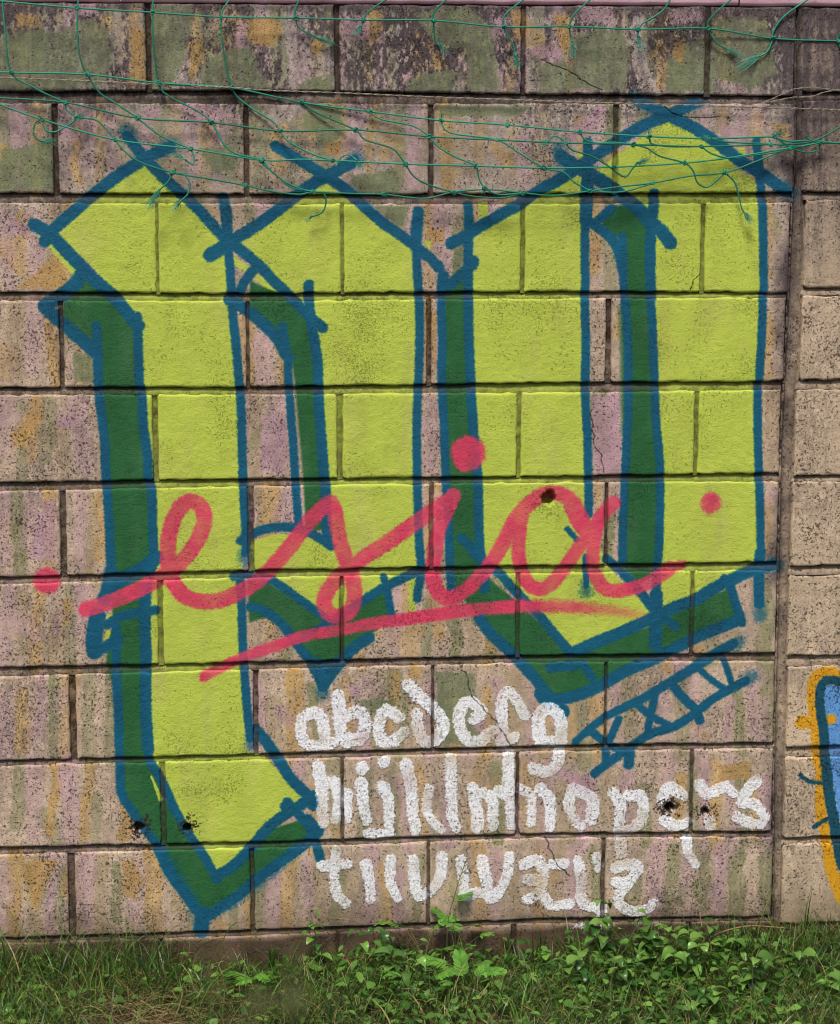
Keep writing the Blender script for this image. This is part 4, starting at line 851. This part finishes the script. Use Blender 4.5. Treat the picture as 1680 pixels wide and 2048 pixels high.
while cnt < 62000:
    x = gr.uniform(-1.3, 2.4); y = -.012-1.0*gr.random()**1.15
    if gr.random() > density(x, y): continue
    if -y > 1.0: continue
    cnt += 1
    near = math.exp(-((y+.05)/.10)**2)
    u = (x-xat(0))/1.9
    hh = gr.uniform(.035, .10)*(1-(.2 if 400 < (x-xat(0))*930 < 1180 else -.35)*near)
    if (x-xat(0))*930 < 420 and gr.random() < .35: hh *= 1.6; w *= 1.35*(1+.7*max(0, hn(x, y, 5, 3)))
    if u > .9: hh *= 1.25
    if gr.random() < .05: hh *= 1.6
    w = gr.uniform(.0014, .0032)
    if gr.random() < .12: w *= 2.0
    az = gr.uniform(0, 6.283)
    blade(V, F, x, y, gz(x, y)-.003, hh, w, az, gr.uniform(.6, 2.9), gr.uniform(0, 6.283))
tag(mesh_obj('grass', V, F, M_GRASS), None, None, kind='stuff')
# the rest of the verge, sparser, out towards the viewer
V = []; F = []
for i in range(16000):
    x = gr.uniform(-3.0, 4.0); y = -.9-gr.uniform(0, 3.2)
    if gr.random() > .5+.8*hn(x, y, 2, 5): continue
    blade(V, F, x, y, gz(x, y)-.003, gr.uniform(.04, .11), gr.uniform(.002, .005), gr.uniform(0, 6.28), gr.uniform(.3, 1.8), gr.uniform(0, 6.28), 3)
tag(mesh_obj('grass_verge', V, F, M_GRASS), None, None, kind='stuff')
# small creeping leaves between the blades, thickest at right and centre
V = []; F = []
for i in range(9000):
    x = gr.uniform(-.7, 1.95); y = -.015-.75*gr.random()**1.1
    px = 840+(x-.58)*930
    k = .25+.9*math.exp(-((px-1300)/230)**2)+.7*math.exp(-((px-800)/130)**2)+.35*math.exp(-((px+20)/120)**2)
    if gr.random() > k*density(x, y): continue
    z = gz(x, y)+gr.uniform(.008, .055)*(1.0+.7*math.exp(-((px-1280)/200)**2)*math.exp(-((y+.08)/.12)**2)); L = gr.uniform(.012, .032); W = L*gr.uniform(.4, .75)
    a = gr.uniform(0, 6.283); e = gr.uniform(-.5, .6); tl = gr.uniform(-.4, .4)
    d = Vector((math.cos(a)*math.cos(e), math.sin(a)*math.cos(e), math.sin(e))); sd = Vector((-math.sin(a), math.cos(a), tl)).normalized(); b0 = len(V); c = Vector((x, min(y, -.02), z)); up = Vector((0, 0, .12*W))
    for tt, ww in ((0, 0), (.3, .8), (.6, 1), (.85, .55), (1, 0)):
        q = c+d*L*tt-Vector((0, 0, .25*L*tt*tt))
        V += [tuple(q-sd*W/2*ww+up*ww), tuple(q), tuple(q+sd*W/2*ww+up*ww)]
    for j in range(4):
        a_ = b0+3*j; F += [(a_, a_+1, a_+4, a_+3), (a_+1, a_+2, a_+5, a_+4)]
tag(mesh_obj('ground_cover', V, F, M_LEAF), None, None, kind='stuff')
# dead stems and straw lying in the grass
V = []; F = []
for i in range(1100):
    x = gr.uniform(-.7, 1.9); y = -.02-.6*gr.random()
    if gr.random() < .4: x = xat(300)+gr.gauss(0, .15); y = -.28+gr.gauss(0, .1)
    if y > -.01: continue
    a = gr.uniform(0, 6.28); L = gr.uniform(.03, .12); z = gz(x, y)+.004+gr.random()*.018
    P = np.array([(x, y, z), (x+math.cos(a)*L*.5, min(y+math.sin(a)*L*.5, -.004), z+gr.uniform(0, .02)), (x+math.cos(a)*L, min(-.004, y+math.sin(a)*L), z+gr.uniform(-.005, .03))])
    tube(V, F, P, gr.uniform(.0005, .0011), 3)
tag(mesh_obj('dry_straw', V, F, M_STRAW), None, None, kind='stuff')

# --- leaf meshes ---
def leaf_mesh(name, L, W, mat, fold=.25, curl=.5, ser=0, seed=0, n=7, shape=.5):
    r = random.Random(seed); V = []; F = []
    for i in range(n+1):
        t = i/n
        w = W/2*(math.sin(math.pi*min(1, t**shape*1.0))**.8 if 0 < t < 1 else 0)
        if ser and i % 2: w *= 1-ser
        yb = L*t*math.cos(curl*t); zb = -L*t*math.sin(curl*t)*.6 + .12*L*math.sin(math.pi*t)
        V += [(-w, yb, zb+w*fold), (-w*.5, yb, zb+w*fold*.35), (0, yb, zb-.02*W), (w*.5, yb, zb+w*fold*.35), (w, yb, zb+w*fold)]
    for i in range(n):
        for j in range(4): F.append((i*5+j, i*5+j+1, (i+1)*5+j+1, (i+1)*5+j))
    me = bpy.data.meshes.new(name); me.from_pydata(V, [], F); me.polygons.foreach_set('use_smooth', [True]*len(me.polygons)); me.materials.append(mat); return me
LM = [leaf_mesh('leaf', .034, .023, M_LEAF, .22, .5, 0, i, 7, .72) for i in range(2)] + [leaf_mesh('leaf', .030, .016, M_LEAF, .3, .8, 0, 3, 7, .8), leaf_mesh('leaf', .040, .020, M_LEAF, .3, .9, .05, 4, 7, .7)]
TW = leaf_mesh('leaf', .040, .022, M_TWIG, .3, .9, .05, 4, 7, .7)
LONG = [leaf_mesh('leaf', .085, .016, M_LEAF, .4, 1.0, 0, 5, 9, .8), leaf_mesh('leaf', .065, .014, M_LEAF, .4, .6, 0, 6, 9, .8)]
def pinnate_mesh(L, npair, seed):
    """a feathery leaf: midrib with paired oblong leaflets"""
    r = random.Random(seed); V = []; F = []
    def rib(t): return Vector((0, L*t*math.cos(.5*t), .25*L*math.sin(1.6*t)-.30*L*t*t))
    P = [rib(i/8) for i in range(9)]; tube(V, F, [tuple(p) for p in P], .0006, 4)
    for k in range(npair):
        t = .18+.8*k/npair; p = rib(t); l = L*.30*math.sin(math.pi*(.22+.68*t))*r.uniform(.9, 1.1)
        for s in (-1, 1):
            a = math.radians(62-22*t); dirv = Vector((s*math.sin(a), math.cos(a), r.uniform(-.12, .15))); side = Vector((-dirv.y, dirv.x, 0)).normalized()
            b0 = len(V)
            for tt, ww in ((0, .15), (.25, .85), (.6, 1), (.85, .7), (1, .1)):
                q = p+dirv*l*tt - Vector((0, 0, .12*l*tt*tt)); w = l*.20*ww
                V.append(tuple(q-side*w)); V.append(tuple(q+side*w+Vector((0, 0, .0006))))
            for i in range(4): F.append((b0+2*i, b0+2*i+1, b0+2*i+3, b0+2*i+2))
    me = bpy.data.meshes.new('feathery_leaf'); me.from_pydata(V, [], F); me.materials.append(M_PINN); return me
PM = [pinnate_mesh(.070, 8, 1), pinnate_mesh(.056, 7, 2), pinnate_mesh(.082, 9, 3)]
def dir_rot(d, roll=0.0):
    d = Vector(d).normalized(); q = d.to_track_quat('Y', 'Z'); return (q.to_matrix() @ Matrix.Rotation(roll, 3, 'Y')).to_euler()
vr = random.Random(9)
def stems(root, tips, mat=M_STEM, r=.0011):
    V = []; F = []
    for P in tips:
        Q = catmull(np.array(P, float), .012); tube(V, F, Q, [r*(1-.5*i/len(Q)) for i in range(len(Q))], 5)
    mesh_obj('stem', V, F, mat, root)
def put_leaf(root, me, p, d, s=1.0, roll=0.0, name='leaf'):
    o = link(bpy.data.objects.new(name, me), root); o.location = p; o.rotation_euler = dir_rot(d, roll); o.scale = (s, s, s); return o
def broad_weed(px, dist, h, nst, nleaf, label, spread=.05, scale=1.0, group='broad-leaved weeds along the wall foot'):
    x = wp(px, 1930)[0]; y = -dist; root = empty('broad_leaf_weed', (x, y, gz(x, y))); tag(root, label, 'weed', group)
    tips = []
    for i in range(nst):
        a = vr.uniform(0, 6.28); sp = vr.uniform(.3, 1)*spread; hh = h*vr.uniform(.6, 1.1)
        P = [(0, 0, -.005), (math.cos(a)*sp*.4, min(math.sin(a)*sp*.4, dist-.02), hh*.5), (math.cos(a)*sp, min(math.sin(a)*sp, dist-.02), hh)]; tips.append(P)
        for k in range(nleaf):
            t = .3+.7*k/max(1, nleaf-1); c = catmull(np.array(P), .01); q = c[min(len(c)-1, int(t*len(c)))]
            b = k*2.4+vr.uniform(-.4, .4)+a; el = vr.uniform(-.05, .55)
            d = [math.cos(b)*math.cos(el), math.sin(b)*math.cos(el)-.15, math.sin(el)]
            if q[1]+d[1]*.035 > dist-.006: d[1] = -abs(d[1])
            put_leaf(root, vr.choice(LM), tuple(q), d, scale*vr.uniform(.8, 1.5)*(1.05-.2*t), vr.uniform(-.4, .4))
    stems(root, tips); return root
def feathery_weed(px, dist, h, n, label, scale=1.0):
    x = wp(px, 1930)[0]; y = -dist; root = empty('feathery_weed', (x, y, gz(x, y))); tag(root, label, 'weed', 'feathery-leaved weeds by the wall foot')
    tips = []
    for i in range(n):
        a = vr.uniform(0, 6.28); hh = h*vr.uniform(.35, 1.05); sp = vr.uniform(.01, .06)
        e = (math.cos(a)*sp, min(math.sin(a)*sp, dist-.03), hh); tips.append([(0, 0, -.004), (e[0]*.3, e[1]*.3, hh*.6), e])
        d = [math.cos(a), math.sin(a)*.7-.45, vr.uniform(-.1, .35)]
        put_leaf(root, vr.choice(PM), e, d, scale*vr.uniform(.8, 1.15), vr.uniform(-.5, .5), 'feathery_leaf')
    stems(root, tips); return root
def tuft(px, dist, h, n, label, w=.004, bend=(.3, 1.6)):
    x0 = wp(px, 1930)[0]; y0 = -dist; root = empty('grass_tuft', (x0, y0, gz(x0, y0))); tag(root, label, 'grass tuft', 'taller grass tufts by the wall')
    for i in range(n):
        V = []; F = []; a = vr.uniform(0, 6.28); hh = h*vr.uniform(.5, 1.1)
        bd = vr.uniform(*bend)
        if math.sin(a) > 0 and hh*.8*math.sin(a) > dist: a = -a
        blade(V, F, vr.gauss(0, .008), min(dist-.01, vr.gauss(0, .006)), -.004, hh, w*vr.uniform(.7, 1.3), a, bd, a+1.57+vr.uniform(-.5, .5), 8)
        mesh_obj('blade', V, F, M_GRASS, root)
    return root
W_ = [(1195, .10, .16, 5, 7, 'pale broad-leaved weed climbing the wall foot under the white letter z'), (1270, .13, .13, 5, 7, 'round-leaved weed just right of the one under the letter z'),
      (1330, .22, .12, 5, 7, 'leafy weed in front of the middle of the lower right block course'), (1400, .12, .11, 4, 6, 'low leafy weed against the wall below the white letter s'),
      (1210, .28, .10, 5, 7, 'broad-leaved weed low in front of the pale climbing one'), (1445, .27, .10, 4, 7, 'spreading weed in the dense patch left of the long arching grass'),
      (1130, .20, .07, 4, 6, 'small broad-leaved weed at the left end of the leafy patch'), (1520, .24, .09, 4, 6, 'leafy weed in the grass below the wall and pillar seam'),
      (1330, .38, .08, 5, 7, 'broad-leaved weed at the bottom edge centre right'), (740, .10, .12, 4, 6, 'light green weed with pointed leaves below the white letter u'),
      (790, .20, .10, 4, 6, 'leafy weed beside the feathery ones below the letter v'), (640, .07, .13, 3, 5, 'narrow leafy weed at the wall below the white letter t'),
      (1580, .33, .08, 4, 6, 'broad-leaved weed near the bottom right corner'), (20, .35, .07, 4, 5, 'bright leafy weed at the bottom left corner')]
for a in W_: broad_weed(*a)
for a in [(905, .05, .14, 6, 'tallest feathery weed standing against the wall under the letter w'), (840, .09, .10, 5, 'feathery weed left of the tallest one'), (800, .22, .08, 5, 'bright feathery weed low in front, below the letter v'),
          (905, .26, .07, 5, 'feathery weed at the bottom, centre right of the bright one'), (520, .22, .07, 4, 'feathery weed left of centre near the blurred leaves'), (495, .16, .06, 3, 'small feathery weed right of the long-leaved seedling')]: feathery_weed(*a)
for a in [(1590, .05, .20, 7, 'tall dark grass tuft at the foot of the pillar', .005, (.1, 1.2)), (1640, .10, .17, 9, 'arching grass tuft at the right edge before the pillar', .005, (.5, 1.9)), (1530, .12, .17, 9, 'long grass arching over the weeds left of the pillar', .004, (.8, 2.0)),
          (545, .05, .15, 12, 'bushy light green grass tuft below the lowest blue point of the letters', .006, (.3, 1.5)), (600, .10, .12, 9, 'grass tuft between the bushy one and the narrow weed', .005), (75, .06, .12, 9, 'grass tuft at the left under the first mortar joint', .0035),
          (40, .28, .13, 8, 'broad-bladed grass at the bottom left corner', .008, (.5, 1.6)), (105, .30, .11, 8, 'broad-bladed grass right of the bottom left corner tuft', .007, (.4, 1.5)), (180, .08, .10, 10, 'fine grass tuft under the lower left blocks', .003), (1480, .10, .14, 7, 'thin grass rising before the wall under the letter s', .003),
          (290, .05, .11, 9, 'fine grass tuft left of the big blue tip', .003), (1015, .10, .12, 9, 'grass tuft in the gap right of the tallest feathery weed', .003, (.5, 1.8)), (1070, .05, .13, 6, 'broad upright grass under the white letter x', .006, (.2, .9))]: tuft(*a)
# long-leaved seedling at left of centre
x = wp(375, 1930)[0]; root = empty('long_leaf_weed', (x, -.10, gz(x, -.10))); tag(root, 'single seedling with a few long pointed leaves left of centre', 'weed')
stems(root, [[(0, 0, 0), (.002, 0, .03), (.004, 0, .06)]])
for d, me, s in [((.05, -.2, 1), 0, .62), ((-.9, -.4, -.15), 0, .75), ((.25, -.5, -.8), 1, .8), ((.8, -.3, .35), 1, .6), ((-.5, -.4, .5), 1, .6)]: put_leaf(root, LONG[me], (.003, 0, .045), d, s)
# seed stalk standing before the letter w
x0 = wp(895, 1838, -.05); root = empty('seed_stalk', (x0[0], -.05, 0)); tag(root, 'thin brown grass stalk with a seed head rising in front of the letter w', 'grass stalk')
P = np.array([wp(893, 1930, -.05), wp(896, 1845, -.05), wp(908, 1795, -.05), (wp(920, 1755, -.05)), wp(932, 1722, -.05)])-np.array([x0[0], -.05, 0])
V = []; F = []; Q = catmull(P, .008); tube(V, F, Q, .0010, 4); mesh_obj('stalk', V, F, M_STEM, root)
V = []; F = []
for k in range(9):
    p = Q[-1-k]; a = (-1)**k
    b = p+np.array([a*.008+.004, -.002, .010]); tube(V, F, np.array([p, (p+b)/2+np.array([0, 0, .001]), b]), [.0007, .0014, .0004], 4)
mesh_obj('seed_head', V, F, M_STRAW, root)
# other dry stalks leaning on the wall
def dry(name, pts, yd, label, mat=M_STRAW, r=.0011):
    W3 = np.array([wp(a, b, yd) for a, b in pts]); root_loc = W3[0]; V = []; F = []
    tube(V, F, catmull(W3-root_loc, .01), r, 4); o = mesh_obj(name, V, F, mat); o.location = root_loc; tag(o, label, 'dry stalk'); return o
dry('dry_stalk', [(405, 1990), (420, 1930), (440, 1890), (462, 1852), (474, 1845)], -.10, 'pale dry stalk leaning right below the blue tip of the letters', M_STEM)
dry('dry_stalk', [(1420, 1875), (1450, 1862), (1500, 1852), (1568, 1856)], -.05, 'long pale dry blade arching along the wall foot at right', M_STRAW, .0018)
dry('dry_stalk', [(1190, 2048), (1165, 2010), (1130, 1985), (1090, 1950)], -.25, 'straight pale straw crossing the grass right of centre', M_STRAW, .0010)
dry('dry_stalk', [(345, 2046), (360, 2010), (368, 1975)], -.28, 'thick dry straw on the bare soil left of centre', M_STRAW, .0020)
dry('dry_stalk', [(630, 1830), (670, 1836), (700, 1840)], -.03, 'thin dry twig lying against the wall under the white letter t', M_STRAW, .0008)
# out-of-focus shrub sprig close to the viewer, rooted in the ground
def cp_(px, py, D):
    d = FW + RT*((px-IW/2)/F_PX) + UP*((IH/2-py)/F_PX); return CAM+d/np.linalg.norm(d)*D
base = cp_(560, 2500, .85); root = empty('shrub_sprig', (base[0], base[1], 0)); tag(root, 'blurred olive shrub sprig close to the camera at the bottom left', 'shrub'); B0 = np.array([base[0], base[1], 0])
tipsP = [(452, 1925), (560, 1940), (610, 1915), (500, 1990), (665, 2010), (590, 2030)]
st = []
for tx, ty in tipsP:
    e = cp_(tx, ty, .75)-B0; st.append([(0, 0, 0), (e[0]*.2, e[1]*.2, e[2]*.6), tuple(e)])
    c = catmull(np.array(st[-1]), .012)
    for k in range(5):
        q = c[max(0, len(c)-1-k*1)]; a = vr.uniform(0, 6.28)
        put_leaf(root, TW, tuple(q), (math.cos(a), math.sin(a), vr.uniform(-.3, .6)), vr.uniform(.22, .38))
stems(root, st, M_STEM, .0012)
for o in root.children:
    if o.name.startswith('stem'): o.data.materials[0] = M_TWIG
